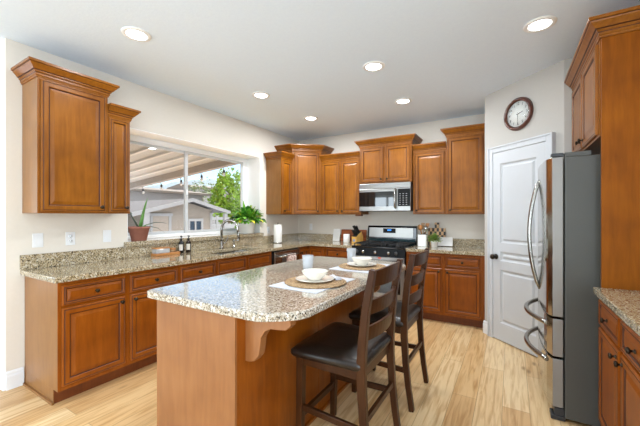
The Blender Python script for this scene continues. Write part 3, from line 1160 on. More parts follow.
gr = MB().box(0.01, FWD - 0.01, 0.03, 0.085, 0.03, 0.078)
obj('base_grille', gr, M['dark_grey'], fg, bevel=0.004)
obj('foot', MB().box(FWD - 0.09, FWD - 0.004, 0.01, 0.09, 0.0, 0.03), M['dark_grey'], fg, bevel=0.004)
obj('foot', MB().box(0.004, 0.09, 0.01, 0.09, 0.0, 0.03), M['dark_grey'], fg, bevel=0.004)
obj('caster', MB().box(0.05, FWD - 0.05, 0.7, 0.8, 0.0, 0.025), M['dark_grey'], fg)

# ------------------------------------------------------------------ range (faces -y)
rg = thing('range', 'black and stainless gas range between the two back counters', 'stove', (1.387, YB - 0.665, 0), 0)
RW = 0.77
obj('body', MB().box(0, RW, 0.03, 0.655, 0.0, 0.905), M['black'], rg)
obj('cooktop', MB().box(-0.001, RW + 0.001, 0.0, 0.60, 0.905, 0.925), M['black'], rg, bevel=0.005)
M['panel_black'] = plain('control_panel_black', '#101112', 0.35, var=0.05)
M['panel_black'].node_tree.nodes['Principled BSDF'].inputs['Specular IOR Level'].default_value = 0.15
cp = obj('control_panel', MB().prism([(0.03, 0.79), (0.0, 0.795), (0.012, 0.904), (0.06, 0.904)], 0, RW, 'x'), M['panel_black'], rg, bevel=0.003)
for x in (0.08, 0.18, 0.36, 0.55, 0.65):
    obj('knob', MB().lathe([(0.024, 0.006), (0.024, -0.006), (0.019, -0.022), (0.0, -0.024)], 14, (x, 0.0, 0.845), 'y'), M['dark_grey'] if x in (0.08, 0.65) else M['nickel'], cp)
od = obj('oven_door', MB().box(0.006, RW - 0.006, 0.0, 0.03, 0.23, 0.785), M['steel_h'], rg, bevel=0.004)
obj('oven_window', MB().box(0.06, RW - 0.06, -0.003, 0.001, 0.30, 0.67), M['black_glass'], od)
hd = MB().tube([(0.05, -0.045, 0.735), (0.72, -0.045, 0.735)], 0.013, 12)
hd.box(0.06, 0.085, -0.045, 0.0, 0.725, 0.745)
hd.box(0.685, 0.71, -0.045, 0.0, 0.725, 0.745)
obj('handle', hd, M['nickel'], od)
obj('label', MB().box(0.40, 0.44, -0.002, 0.001, 0.762, 0.782), M['red'], od, label='small red tag on oven door')
obj('drawer', MB().box(0.006, RW - 0.006, 0.0, 0.03, 0.055, 0.222), M['steel_h'], rg, bevel=0.004)
bgd = obj('backguard', MB().prism([(0.60, 0.905), (0.655, 0.905), (0.655, 1.195), (0.63, 1.195), (0.605, 1.17)], 0.0, RW, 'x'), M['black'], rg, bevel=0.005)
obj('fascia', MB().prism([(0.598, 1.02), (0.606, 1.02), (0.610, 1.165), (0.602, 1.165)], 0.03, RW - 0.05, 'x'), M['steel_h'], bgd)
obj('lower_panel', MB().box(0.02, RW - 0.02, 0.594, 0.601, 0.925, 1.005), M['teal_glass'], bgd)
dsp = obj('display', MB().box(0.26, 0.455, 0.594, 0.603, 1.085, 1.155), M['panel_black'], bgd)
obj('readout', MB().box(0.33, 0.39, 0.5925, 0.5945, 1.12, 1.138), M['blue_led'], dsp)
for gx in (0.02, 0.275, 0.53):
    gm = MB()
    x1 = gx + 0.22
    for y in (0.05, 0.19, 0.33, 0.47, 0.575):
        gm.box(gx, x1, y - 0.006, y + 0.006, 0.948, 0.962)
    for x in (gx, (gx + x1) / 2 - 0.006, x1 - 0.012):
        gm.box(x, x + 0.012, 0.05, 0.575, 0.948, 0.962)
    for x in (gx, x1 - 0.012):
        for y in (0.05, 0.565):
            gm.box(x, x + 0.012, y, y + 0.01, 0.924, 0.948)
    obj('grate', gm, M['black_matte'], rg, bevel=0.002)
for x, y in ((0.13, 0.15), (0.13, 0.46), (0.385, 0.30), (0.64, 0.15), (0.64, 0.46)):
    obj('burner', MB().lathe([(0.045, 0.925), (0.045, 0.935), (0.03, 0.938), (0.03, 0.944), (0.0, 0.945)], 16, (x, y, 0)), M['black_matte'], rg)

# ------------------------------------------------------------------ microwave
mw = thing('microwave', 'stainless steel over-range microwave with black glass door', 'microwave', (1.392, 4.432, 0), 0)
MWW = 0.768
obj('body', MB().box(0, MWW, 0.02, YB - 4.432 - 0.002, 1.418, 1.822), M['dark_grey'], mw, bevel=0.003)
obj('vent_grille', MB().box(0, MWW, 0.0, 0.022, 1.745, 1.822), M['steel_h'], mw, bevel=0.003)
md = obj('door', MB().box(0, 0.575, 0.0, 0.022, 1.42, 1.742), M['steel_h'], mw, bevel=0.004)
obj('window', MB().box(0.0, 0.53, -0.003, 0.002, 1.485, 1.70), M['black_glass'], md)
obj('handle', MB().tube([(0.555, 0.0, 1.46), (0.555, -0.03, 1.475), (0.555, -0.042, 1.53), (0.555, -0.046, 1.585), (0.555, -0.042, 1.65), (0.555, -0.03, 1.715), (0.555, 0.0, 1.73)], 0.013, 12), M['nickel'], md)
cpn = obj('control_panel', MB().box(0.58, MWW, 0.0, 0.022, 1.42, 1.742), M['steel_h'], mw, bevel=0.003)
obj('keypad', MB().box(0.59, MWW - 0.004, -0.003, 0.002, 1.485, 1.73), M['panel_black'], cpn)
km = MB()
for r in range(6):
    for c_ in range(3):
        km.box(0.612 + c_ * 0.045, 0.632 + c_ * 0.045, -0.0045, -0.002, 1.505 + r * 0.03, 1.513 + r * 0.03)
obj('key_marks', km, M['grey_mark'], cpn)
tag(obj('cabinet_puck', MB().box(1.27, 1.37, 4.55, 4.62, 1.345, 1.3695), M['kick'], bevel=0.003),
    'small dark block fixed under the cabinet left of the microwave', 'fixture')

# ------------------------------------------------------------------ dishwasher
dwt = thing('dishwasher', 'stainless dishwasher with bar handle in the window counter run', 'dishwasher', (FX, 3.325, 0), RZL)
obj('body', MB().box(0.0, 0.612, 0.0, 0.60, 0.10, 0.878), M['black'], dwt)
obj('kick_plate', MB().box(0.0, 0.612, 0.05, 0.1, 0.0, 0.10), M['black'], dwt)
dwd = obj('door', MB().box(0.028, 0.606, -0.035, -0.001, 0.12, 0.862), M['steel'], dwt, bevel=0.005)
hb = MB().tube([(0.07, -0.075, 0.795), (0.57, -0.075, 0.795)], 0.010, 10)
hb.box(0.08, 0.10, -0.075, -0.034, 0.788, 0.802)
hb.box(0.54, 0.56, -0.075, -0.034, 0.788, 0.802)
obj('handle', hb, M['nickel'], dwd)
tw = MB()
loops = []
for k in range(17):
    s_ = -0.28 + 0.56 * k / 16
    if s_ < -0.02:
        y, z = -0.0615, 0.795 + s_ + 0.02
    elif s_ > 0.02:
        y, z = -0.0885, 0.795 - (s_ - 0.02)
    else:
        a = (s_ + 0.02) / 0.04 * PI
        y, z = -0.075 + 0.0135 * math.cos(a), 0.796 + 0.013 * math.sin(a)
    loops.append((y, z))
nx = 13
for side in (0, 1):
    for (y, z) in loops:
        for i in range(nx):
            u = i / (nx - 1)
            wob = 0.004 * math.sin(u * 14) * (1 if y < -0.075 else -0.2) * min(1, max(0, (0.80 - z) * 8))
            tw.v.append((0.25 + u * 0.2, y - (0.001 if side else -0.001) + wob, z + (0.001 if side else 0)))
nl = len(loops)
for side in (0, 1):
    for a in range(nl - 1):
        for i in range(nx - 1):
            b0 = side * nl * nx + a * nx + i
            tw.face([b0, b0 + 1, b0 + nx + 1, b0 + nx], 0, True)
tag(obj('dish_towel', tw, M['towel']), 'pink patterned dish towel hanging on the dishwasher handle', 'towel', loc=(FX, 3.325, 0), rz=RZL)

# ------------------------------------------------------------------ faucet and sink accessories
fa = thing('faucet', 'brushed nickel gooseneck pull-down faucet behind the sink', 'faucet', (0.105, 2.92, 0.9205), 0)
# the spout swings over the far bowl, so the arc is seen broadside
obj('base', MB().lathe([(0.03, 0), (0.03, 0.008), (0.024, 0.014), (0.022, 0.09), (0.018, 0.1)], 18), M['nickel'], fa)
arc = [(0, 0, 0.095), (0, 0, 0.26)]
for k in range(1, 13):
    a = PI * k / 12 * 1.02
    r = 0.11
    arc.append(((r - r * math.cos(a)) * 0.92, (r - r * math.cos(a)) * 0.39, 0.26 + r * math.sin(a)))
arc.append((arc[-1][0] + 0.006, arc[-1][1] + 0.003, 0.20))
obj('spout', MB().tube(arc, 0.016, 12), M['nickel'], fa)
e_ = arc[-1]
obj('spray_head', MB().tube([(e_[0], e_[1], 0.225), (e_[0] + 0.004, e_[1], 0.19), (e_[0] + 0.01, e_[1], 0.12)], [0.014, 0.017, 0.019], 12), M['nickel'], fa)
obj('lever', MB().tube([(0.0, 0.018, 0.07), (0.02, 0.05, 0.075), (0.03, 0.075, 0.13), (0.032, 0.08, 0.155)], [0.012, 0.009, 0.007, 0.006], 10), M['nickel'], fa)
sd = thing('soap_dispenser', 'brushed nickel built-in soap dispenser right of the faucet', 'dispenser', (0.11, 3.13, 0.9205), 0)
obj('stem', MB().lathe([(0.022, 0), (0.022, 0.006), (0.013, 0.012), (0.012, 0.075), (0.02, 0.08), (0.02, 0.105), (0.0, 0.108)], 14), M['nickel'], sd)
obj('nozzle', MB().tube([(0, 0, 0.095), (0.05, 0.02, 0.097), (0.075, 0.03, 0.085)], [0.009, 0.008, 0.006], 8), M['nickel'], sd)


def soap(label, loc, mat, lab=True):
    b = thing('soap_bottle', label, 'bottle', loc, 0, 'pump bottles by the sink')
    obj('bottle', MB().lathe([(0.026, 0), (0.029, 0.004), (0.029, 0.115), (0.022, 0.13), (0.012, 0.138), (0.012, 0.15)], 18), mat, b)
    obj('pump', MB().lathe([(0.014, 0.148), (0.014, 0.163), (0.005, 0.165), (0.005, 0.185), (0.011, 0.187), (0.011, 0.197), (0.0, 0.198)], 12), M['black_matte'], b)
    obj('spout', MB().tube([(0, 0, 0.192), (0.03, -0.01, 0.192), (0.037, -0.012, 0.182)], 0.004, 8), M['black_matte'], b)
    if lab:
        L = []
        for z in (0.03, 0.10):
            L.append([(0.0297 * math.cos(a), 0.0297 * math.sin(a), z) for a in [(-1.5 + 1.5 * k / 8) for k in range(9)]])
        lm = MB()
        lm.v += L[0] + L[1]
        for k in range(8):
            lm.face([k, k + 1, 10 + k, 9 + k], 0, True)
        obj('label', lm, M['label'], b)
    return b


soap('black pump bottle with pale label, left one of the pair by the faucet', (0.075, 2.345, 0.9205), M['black_bottle'])
soap('brown pump bottle with pale label, right one of the pair by the faucet', (0.085, 2.435, 0.9205), M['amber_bottle'])

tr = thing('sponge_caddy', 'low wooden caddy with glass front on the counter left of the soap bottles', 'caddy', (0.105, 2.135, 0.9205), RZL)
obj('base', MB().prism(rounded_poly([(-0.15, -0.055), (0.15, -0.055), (0.15, 0.055), (-0.15, 0.055)], 0.03), 0.0, 0.026), M['olive'], tr, bevel=0.004)
obj('container', MB().box(-0.135, 0.02, -0.04, 0.04, 0.0265, 0.075), M['tumbler'], tr, bevel=0.006)
obj('lid', MB().box(-0.14, 0.025, -0.045, 0.045, 0.0755, 0.088), M['olive'], tr, bevel=0.004)
br = thing('dish_brush', 'round wooden dish brush resting on the caddy beside its glass box', 'brush', (0.105, 2.22, 0.947), 0)
obj('bristles', MB().lathe([(0.026, 0), (0.03, 0.025)], 14), M['utensil'], br)
obj('head', MB().lathe([(0.03, 0.0255), (0.033, 0.03), (0.033, 0.042), (0.0, 0.046)], 16), M['olive'], br)

# paper towels
pt = thing('paper_towel_holder', 'white paper towel roll on an upright holder near the back corner', 'paper towels', (0.19, 3.985, 0.9205), 0)
obj('base', MB().lathe([(0.08, 0), (0.08, 0.008), (0.07, 0.012)], 24), M['nickel'], pt)
obj('rod', MB().lathe([(0.006, 0.012), (0.006, 0.295), (0.013, 0.30), (0.013, 0.315), (0.0, 0.318)], 10), M['nickel'], pt)
obj('roll', MB().lathe([(0.015, 0.0125), (0.064, 0.0125), (0.065, 0.015), (0.065, 0.286), (0.064, 0.289), (0.015, 0.289)], 28), M['paper'], pt)

# ------------------------------------------------------------------ plants on the ledge


def leaf(mb, base, az, elev, length, width, droop, m=0, segs=5, fold=0.25, twist=0.0):
    b = Vector(base)
    d = Vector((math.cos(az) * math.cos(elev), math.sin(az) * math.cos(elev), math.sin(elev)))
    side = Vector((-math.sin(az), math.cos(az), 0)) * math.cos(twist) + Vector((0, 0, 1)) * math.sin(twist)
    start = len(mb.v)
    p = b.copy()
    for k in range(segs + 1):
        t = k / segs
        wd = width * math.sin(PI * min(1, (t * 0.92 + 0.06))) ** 0.8
        up = d.cross(side).normalized()
        if up.z < 0:
            up = -up
        mb.v += [tuple(p - side * wd / 2 + up * wd * fold), tuple(p), tuple(p + side * wd / 2 + up * wd * fold)]
        d = (d + Vector((0, 0, -droop / segs))).normalized()
        p = p + d * (length / segs)
    for k in range(segs):
        a = start + k * 3
        mb.face([a, a + 1, a + 4, a + 3], m, True)
        mb.face([a + 1, a + 2, a + 5, a + 4], m, True)


al = thing('aloe_plant', 'sparse aloe plant in a terracotta pot on the left end of the window ledge', 'plant', (-0.045, 1.925, 1.0865), 0)
pot = MB().lathe([(0.068, 0.0), (0.072, 0.002), (0.100, 0.128), (0.108, 0.13), (0.109, 0.148), (0.102, 0.15), (0.096, 0.13), (0.094, 0.12)], 26, caps=False)
obj('pot', pot, M['terracotta'], al)
obj('soil', MB().lathe([(0.0, 0.122), (0.094, 0.124), (0.066, 0.003), (0.0, 0.003)], 20), M['soil'], al)


def aloe(path, r, mat):
    n = len(path)
    rr = [r * (1 - (k / (n - 1)) ** 1.5 * 0.93) for k in range(n)]
    obj('leaf', MB().tube([(x * 0.8, y, z) for x, y, z in path], rr, 8, flat=0.5), mat, al)


aloe([(0, 0.01, 0.122), (0.0, 0.03, 0.22), (0.0, 0.05, 0.31), (0, 0.075, 0.40), (0, 0.095, 0.46)], 0.022, M['aloe'])
aloe([(0.0, 0.0, 0.122), (0.01, -0.04, 0.19), (0.02, -0.09, 0.27), (0.02, -0.115, 0.35)], 0.017, M['aloe_dry'])
aloe([(0, 0.02, 0.122), (0.02, 0.07, 0.165), (0.03, 0.16, 0.19), (0.03, 0.25, 0.188), (0.03, 0.33, 0.165)], 0.013, M['aloe_dry'])
aloe([(0, 0.03, 0.122), (0.03, 0.10, 0.15), (0.05, 0.18, 0.13), (0.06, 0.26, 0.075)], 0.012, M['aloe_dry'])
aloe([(0, 0.01, 0.122), (0.03, 0.05, 0.16), (0.05, 0.10, 0.175)], 0.015, M['aloe'])

lp = thing('potted_plant', 'lush green leafy plant in a white pot on the right end of the window ledge', 'plant', (-0.06, 3.545, 1.0865), 0)
obj('pot', MB().lathe([(0.105, 0.0), (0.112, 0.004), (0.128, 0.20), (0.13, 0.205), (0.122, 0.205), (0.118, 0.19)], 28, caps=False), M['ceramic_white'], lp)
obj('soil', MB().lathe([(0.0, 0.185), (0.117, 0.187), (0.10, 0.004), (0.0, 0.004)], 20), M['soil'], lp)
fm = MB()
rnd = random.Random(4)
for i in range(330):
    az = rnd.uniform(0, 2 * PI)
    el = rnd.uniform(-0.25, 1.45)
    stem = rnd.uniform(0.04, 0.24)
    bx = Vector((math.cos(az) * math.cos(el), math.sin(az) * math.cos(el), math.sin(el) * 0.6)) * stem
    if bx.x < -0.13:
        bx.x = -0.13
    ln = rnd.uniform(0.07, 0.115)
    if math.cos(az) < -0.3:
        ln *= 0.75
    m = rnd.choices((0, 1, 2), (0.58, 0.34, 0.08))[0]
    leaf(fm, (bx.x, bx.y, 0.20 + bx.z), az + rnd.uniform(-0.5, 0.5), el + rnd.uniform(-0.3, 0.2), ln, rnd.uniform(0.042, 0.062), rnd.uniform(0.1, 0.7), m)
for i in range(3):
    az = rnd.uniform(0, 2 * PI)
    leaf(fm, (0.02 * math.cos(az), 0.05 * math.sin(az), 0.22), az, 1.35, 0.22 + 0.03 * i, 0.035, 0.3, i % 2)
for v in range(len(fm.v)):
    x, y, z = fm.v[v]
    if y > 0.215 and x < 0.075:
        y = 0.215 + (y - 0.215) * 0.03
        fm.v[v] = (x, y, z)
    if x < -0.19:
        fm.v[v] = (-0.19 + (x + 0.19) * 0.05, y, z)
obj('foliage', fm, [M['leaf'], M['leaf_dark'], M['leaf_yellow']], lp)

# ------------------------------------------------------------------ island place settings
ZI = 0.9205


def place_setting(cx, cy, where, rot):
    lw, ln = 0.175, 0.24
    mat = MB().prism([(-lw, -ln), (lw, -ln), (lw, ln), (-lw, ln)], 0, 0.003)
    tag(obj('placemat', mat, M['linen'], bevel=0.001), 'flat white rectangular cloth placemat on the island, ' + where, 'placemat', 'cloth placemats', (cx - 0.01, cy, ZI), rot)
    rm = MB()
    prof = [(0.0, 0.0), (0.188, 0.0), (0.198, 0.003), (0.198, 0.006), (0.188, 0.0095), (0.0, 0.0095)]
    loops = []
    n = 72
    for r, h in prof:
        L = []
        for i in range(n):
            a = 2 * PI * i / n
            k = 1 + (0.012 * math.sin(a * 24) if r > 0.15 else 0)
            L.append((max(r, 1e-4) * k * math.cos(a), max(r, 1e-4) * k * math.sin(a), h))
        loops.append(L)
    rm.loft(loops, sm=True)
    tag(obj('woven_mat', rm, M['weave']), 'round woven seagrass mat on the island, ' + where, 'placemat', 'woven mats', (cx, cy, ZI + 0.0035))
    z = ZI + 0.0135
    tag(obj('plate', MB().lathe([(0.0, 0.0), (0.075, 0.0), (0.09, 0.004), (0.122, 0.013), (0.125, 0.016), (0.12, 0.016), (0.088, 0.008), (0.0, 0.006)], 40), M['ceramic']),
        'cream plate holding a bowl on the island, ' + where, 'plate', 'plates on the island', (cx - 0.005, cy, z))
    tag(obj('bowl', MB().lathe([(0.0, 0.0), (0.042, 0.0), (0.045, 0.006), (0.062, 0.022), (0.078, 0.040), (0.085, 0.055), (0.087, 0.057), (0.082, 0.057), (0.074, 0.041), (0.055, 0.022), (0.0, 0.012)], 40), M['ceramic']),
        'cream bowl on a plate on the island, ' + where, 'bowl', 'bowls on the island', (cx - 0.005, cy, z + 0.0065))
    return z


place_setting(2.275, 1.745, 'nearest the camera', -0.04)
place_setting(2.285, 2.475, 'farther from the camera, nearer the range', -0.04)
nk = MB()
loops = []
for k in range(9):
    u = k / 8
    loops.append([(-0.02 + 0.008 * math.sin(6 * u), -0.06 + 0.12 * u, 0.002), (0.022 + 0.006 * math.cos(5 * u), -0.06 + 0.12 * u, 0.001),
                  (0.02, -0.06 + 0.12 * u, 0.012 + 0.006 * math.sin(7 * u)), (0.0, -0.06 + 0.12 * u, 0.018 + 0.007 * math.cos(9 * u)), (-0.018, -0.06 + 0.12 * u, 0.010)])
nk.loft(loops, sm=True)
tag(obj('napkin', nk, M['linen']), 'crumpled white napkin on the woven mat beside the nearest plate', 'napkin', loc=(2.35, 1.865, ZI + 0.0135), rz=0.9)


def tumbler(label, loc, h=0.105):
    pr = [(0.036, 0), (0.038, 0.002), (0.045, h), (0.0435, h), (0.0415, h - 0.004), (0.035, 0.012), (0.0, 0.011)]
    tag(obj('drinking_glass', MB().lathe([(0.0, 0.0)] + pr, 26, caps=False), M['tumbler']), label, 'glass', 'drinking glasses on the island', loc)


tumbler('clear drinking glass behind the nearest bowl on the island', (1.965, 2.13, ZI), 0.115)
tumbler('clear drinking glass behind the farther bowl, near the far edge of the island', (2.03, 2.80, ZI), 0.115)

# ------------------------------------------------------------------ back counter objects
ZT = 0.9205


def leaning(name, mb, mats, label, cat, loc, tilt, parent=None):
    o = obj(name, mb, mats, bevel=0.003)
    tag(o, label, cat, loc=loc)
    o.rotation_euler = (-tilt, 0, 0)
    return o


leaning('marble_board', MB().box(-0.065, 0.065, -0.012, 0.0, 0, 0.205), M['ceramic_white'],
        'white rectangular board leaning on the backsplash left of the brown board', 'board', (0.82, 4.765, ZT + 0.002), 0.2)
leaning('cutting_board', MB().prism(rounded_poly([(-0.225, 0), (0.225, 0), (0.225, 0.20), (-0.225, 0.20)], 0.012), -0.018, 0.0, 'y'), M['board'],
        'brown striped wooden cutting board leaning behind the knife block', 'board', (1.135, 4.765, ZT + 0.003), 0.2)
tag(obj('canister', MB().lathe([(0.0, 0), (0.05, 0), (0.053, 0.004), (0.053, 0.13), (0.05, 0.133), (0.047, 0.133), (0.047, 0.02), (0.0, 0.02)], 28, caps=False), M['ceramic_white']),
    'round white canister beside the knife block', 'canister', loc=(1.085, 4.62, ZT))
kb = thing('knife_block', 'pale wooden knife block holding black-handled knives, left of the range', 'knife block', (1.285, 4.59, ZT), -0.3)
obj('block', MB().prism([(-0.075, 0.0), (0.085, 0.0), (0.085, 0.11), (0.045, 0.185), (-0.075, 0.10)], -0.05, 0.05, 'x'), M['bamboo'], kb, bevel=0.004)
obj('top_face', MB().prism([(-0.072, 0.104), (0.040, 0.183), (0.039, 0.186), (-0.074, 0.107)], -0.046, 0.046, 'x'), M['black_matte'], kb)
obj('label', MB().box(-0.022, 0.022, -0.0765, -0.0755, 0.03, 0.065), M['label_blue'], kb, label='small blue and white maker label')
DIRK = Vector((0, -0.58, 0.82)).normalized()
for i, (x, t, L) in enumerate(((-0.032, 0.75, 0.13), (-0.01, 0.8, 0.13), (0.014, 0.78, 0.12), (0.034, 0.8, 0.125), (-0.03, 0.35, 0.09), (-0.01, 0.35, 0.09), (0.012, 0.35, 0.09), (0.033, 0.35, 0.09))):
    b = Vector((x, -0.072 + 0.112 * t, 0.106 + 0.079 * t))
    k = thing('knife', 'black-handled kitchen knife in the block, %s' % (('leftmost of the back row', 'second from left in the back row', 'third from left in the back row', 'rightmost of the back row', 'leftmost of the front row', 'second from left in the front row', 'third from left in the front row', 'rightmost of the front row')[i]), 'knife', (1.285, 4.59, ZT), -0.3, 'knives in the block')
    obj('handle', MB().beam([b + DIRK * 0.004, b + DIRK * L * 0.5, b + DIRK * L], (1, 0, 0), [0.013, 0.012, 0.014], [0.02, 0.018, 0.024]), M['black_matte'], k, bevel=0.003)

cr = tag(obj('utensil_crock', MB().prism(rounded_poly([(-0.062, -0.062), (0.062, -0.062), (0.062, 0.062), (-0.062, 0.062)], 0.02), 0, 0.165), M['ceramic_white'], bevel=0.004),
         'square white crock full of wooden utensils, right of the range', 'crock', loc=(2.285, 4.62, ZT))
obj('shaded_inside', MB().prism(rounded_poly([(-0.054, -0.054), (0.054, -0.054), (0.054, 0.054), (-0.054, 0.054)], 0.016), 0.1655, 0.167), M['soil'], cr)  # dark sheet stands in for the shade inside the crock


def spoon(label, x, y, lean_x, lean_y, h, kind, mat):
    s_ = thing('cooking_spoon' if kind != 'spatula' else 'spatula', label, 'utensil', (2.285 + x, 4.62 + y, ZT + 0.168), 0, 'utensils in the crock')
    d = Vector((lean_x, lean_y, 1)).normalized()
    obj('handle', MB().tube([(0, 0, 0), d * h * 0.6], 0.006, 8), mat, s_)
    c0 = d * (h * 0.78)
    if kind == 'spatula':
        hb_ = MB().beam([d * h * 0.58, d * h * 0.66, d * h], (1, 0, 0), [0.015, 0.045, 0.052], 0.008)
        obj('blade', hb_, mat, s_, bevel=0.002)
    else:
        obj('bowl', MB().lathe([(0.0, -0.042), (0.016, -0.034), (0.027, -0.01), (0.027, 0.014), (0.016, 0.034), (0.0, 0.042)], 14, tuple(c0)), mat, s_)


spoon('wooden spoon leaning left in the white crock', -0.025, 0.01, -0.28, 0.0, 0.13, 'spoon', M['utensil'])
spoon('wooden spatula standing in the middle of the white crock', 0.0, 0.02, -0.05, 0.05, 0.16, 'spatula', M['utensil'])
spoon('wooden spatula leaning right at the back of the white crock', 0.025, 0.02, 0.2, 0.1, 0.16, 'spatula', M['olive'])
spoon('steel ladle leaning right at the front of the white crock', 0.02, -0.02, 0.32, -0.05, 0.11, 'spoon', M['chrome'])
spoon('short wooden spoon at the front left of the white crock', -0.01, -0.025, -0.15, -0.1, 0.12, 'spoon', M['olive'])

cbt = thing('chopping_board', 'checkered wooden chopping board with handle leaning behind the small herb pot', 'board', (2.44, 4.775, ZT + 0.002), 0)
cbt.rotation_euler = (-0.12, 0, 0)
obj('board', MB().box(-0.118, 0.118, -0.02, 0.0, 0, 0.25), M['checker'], cbt, bevel=0.003)
obj('handle', MB().prism(rounded_poly([(-0.028, 0.2505), (0.028, 0.2505), (0.034, 0.33), (-0.034, 0.33)], 0.008), -0.02, 0.0, 'y'), M['checker'], cbt, bevel=0.002)
leaning('marble_tray', MB().box(-0.10, 0.10, -0.02, 0.0, 0, 0.125), M['marble'],
        'low white marble board leaning right of the small herb pot', 'board', (2.56, 4.735, ZT + 0.004), 0.2)
hp = thing('herb_plant', 'small bushy green herb in a white pot, right of the range', 'plant', (2.455, 4.545, ZT), 0)
obj('pot', MB().lathe([(0.036, 0), (0.038, 0.002), (0.049, 0.07), (0.055, 0.072), (0.056, 0.088), (0.05, 0.088), (0.047, 0.078)], 22, caps=False), M['ceramic_white'], hp)
obj('soil', MB().lathe([(0.0, 0.074), (0.047, 0.075), (0.03, 0.002), (0.0, 0.002)], 16), M['soil'], hp)
hm = MB()
for i in range(320):
    az, el = rnd.uniform(0, 2 * PI), rnd.uniform(-0.2, 1.5)
    r = rnd.uniform(0.02, 0.085)
    leaf(hm, (r * math.cos(az) * math.cos(el), 0.9 * r * math.sin(az) * math.cos(el), 0.095 + 0.85 * r * math.sin(el)), az, el, 0.03, 0.018, 0.4, 0, 3)
obj('foliage', hm, M['herb'], hp)

# ------------------------------------------------------------------ switches, outlets


def wall_plate(name, label, cat, loc, rz, kind, wd=0.072, ht=0.116):
    p = thing(name, label, cat, loc, rz, 'wall plates')
    obj('plate', MB().box(-wd / 2, wd / 2, -0.006, -0.0005, -ht / 2, ht / 2), M['white'], p, bevel=0.003)
    if kind == 'rocker':
        obj('rocker', MB().prism([(-0.0062, -0.034), (-0.011, -0.034), (-0.007, 0.0), (-0.0085, 0.034), (-0.0062, 0.034)], -0.017, 0.017, 'x'), M['white'], p)
    elif kind == 'outlet':
        for z in (-0.02, 0.02):
            s_ = obj('socket', MB().lathe([(0.017, -0.0062), (0.017, -0.009), (0.0, -0.0091)], 18, (0, 0, z), 'y'), M['white'], p)
            sl = MB()
            sl.box(-0.008, -0.005, -0.0096, -0.0085, z - 0.003, z + 0.007)
            sl.box(0.005, 0.008, -0.0096, -0.0085, z - 0.003, z + 0.007)
            sl.box(-0.002, 0.002, -0.0096, -0.0085, z - 0.011, z - 0.007)
            obj('slots', sl, M['dark_grey'], s_)
    elif kind == 'toggle':
        obj('slider', MB().box(-0.014, 0.014, -0.009, -0.0062, -0.032, 0.005), M['white'], p, bevel=0.002)
    return p


wall_plate('light_switch', 'white rocker switch plate, leftmost over the window counter', 'switch', (0, 1.063, 1.147), RZL, 'rocker')
wall_plate('power_outlet', 'white duplex power outlet with slots, middle plate over the window counter', 'outlet', (0, 1.29, 1.148), RZL, 'outlet')
wall_plate('light_switch', 'white slider switch plate closest to the potted aloe', 'switch', (0, 1.59, 1.154), RZL, 'toggle')
wall_plate('power_outlet', 'white power outlet on the left wall behind the paper towel roll', 'outlet', (0, 3.98, 1.12), RZL, 'outlet')
wall_plate('light_switch', 'white switch plate on the back wall near the left corner', 'switch', (0.272, YB, 1.15), 0, 'rocker', 0.06)

# ------------------------------------------------------------------ wall clock
ck = thing('wall_clock', 'round dark-rimmed wall clock above the white pantry door', 'clock', (0, 0, 0), 0)
nrm = Vector((math.sin(PANG), -math.cos(PANG)))
cpos = S0 + (S1 - S0).normalized() * 0.45
ck.location = (cpos.x, cpos.y, 2.385)
ck.rotation_euler = (0, 0, PANG)
obj('rim', MB().lathe([(0.128, -0.012), (0.130, -0.022), (0.138, -0.034), (0.150, -0.036), (0.160, -0.028), (0.166, -0.014), (0.166, -0.001), (0.128, -0.001)], 48, axis='y', caps=False), M['clock_rim'], ck)
obj('face', MB().lathe([(0.0, -0.011), (0.130, -0.011), (0.130, -0.002), (0.0, -0.002)], 40, axis='y'), M['clock_face'], ck)


def text_mesh(body, size):
    cu = bpy.data.curves.new('numeral', 'FONT')
    cu.body, cu.size = body, size
    cu.align_x, cu.align_y = 'CENTER', 'CENTER'
    cu.extrude = 0.0004
    o = bpy.data.objects.new('numeral', cu)
    C.objects.link(o)
    bpy.context.view_layer.update()
    me = bpy.data.meshes.new_from_object(o.evaluated_get(bpy.context.evaluated_depsgraph_get()))
    bpy.data.objects.remove(o)
    return me


nb = MB()
for h in range(1, 13):
    a = PI / 2 - h * PI / 6
    me = text_mesh(str(h), 0.036)
    b = len(nb.v)
    for v in me.vertices:
        nb.v.append((v.co.x + 0.102 * math.cos(a), -0.0118 - v.co.z, v.co.y + 0.102 * math.sin(a)))
    for p in me.polygons:
        nb.face([b + i for i in p.vertices])
obj('numerals', nb, M['ink'], ck)


def hand(ang_deg, L, w_, y):
    a = PI / 2 - math.radians(ang_deg)
    d, n_ = Vector((math.cos(a), math.sin(a))), Vector((-math.sin(a), math.cos(a)))
    q = [d * -0.015 + n_ * w_ / 2, d * -0.015 - n_ * w_ / 2, d * L - n_ * w_ / 4, d * L + n_ * w_ / 4]
    return MB().prism([(p.x, p.y) for p in q], y - 0.001, y, 'y')


obj('hour_hand', hand(77, 0.06, 0.009, -0.0135), M['ink'], ck)
obj('minute_hand', hand(181, 0.095, 0.005, -0.0155), M['ink'], ck)
obj('glass', MB().lathe([(0.0, -0.0195), (0.1285, -0.0195), (0.1285, -0.0185), (0.0, -0.0185)], 40, axis='y'), M['glass'], ck)

# ------------------------------------------------------------------ recessed lights


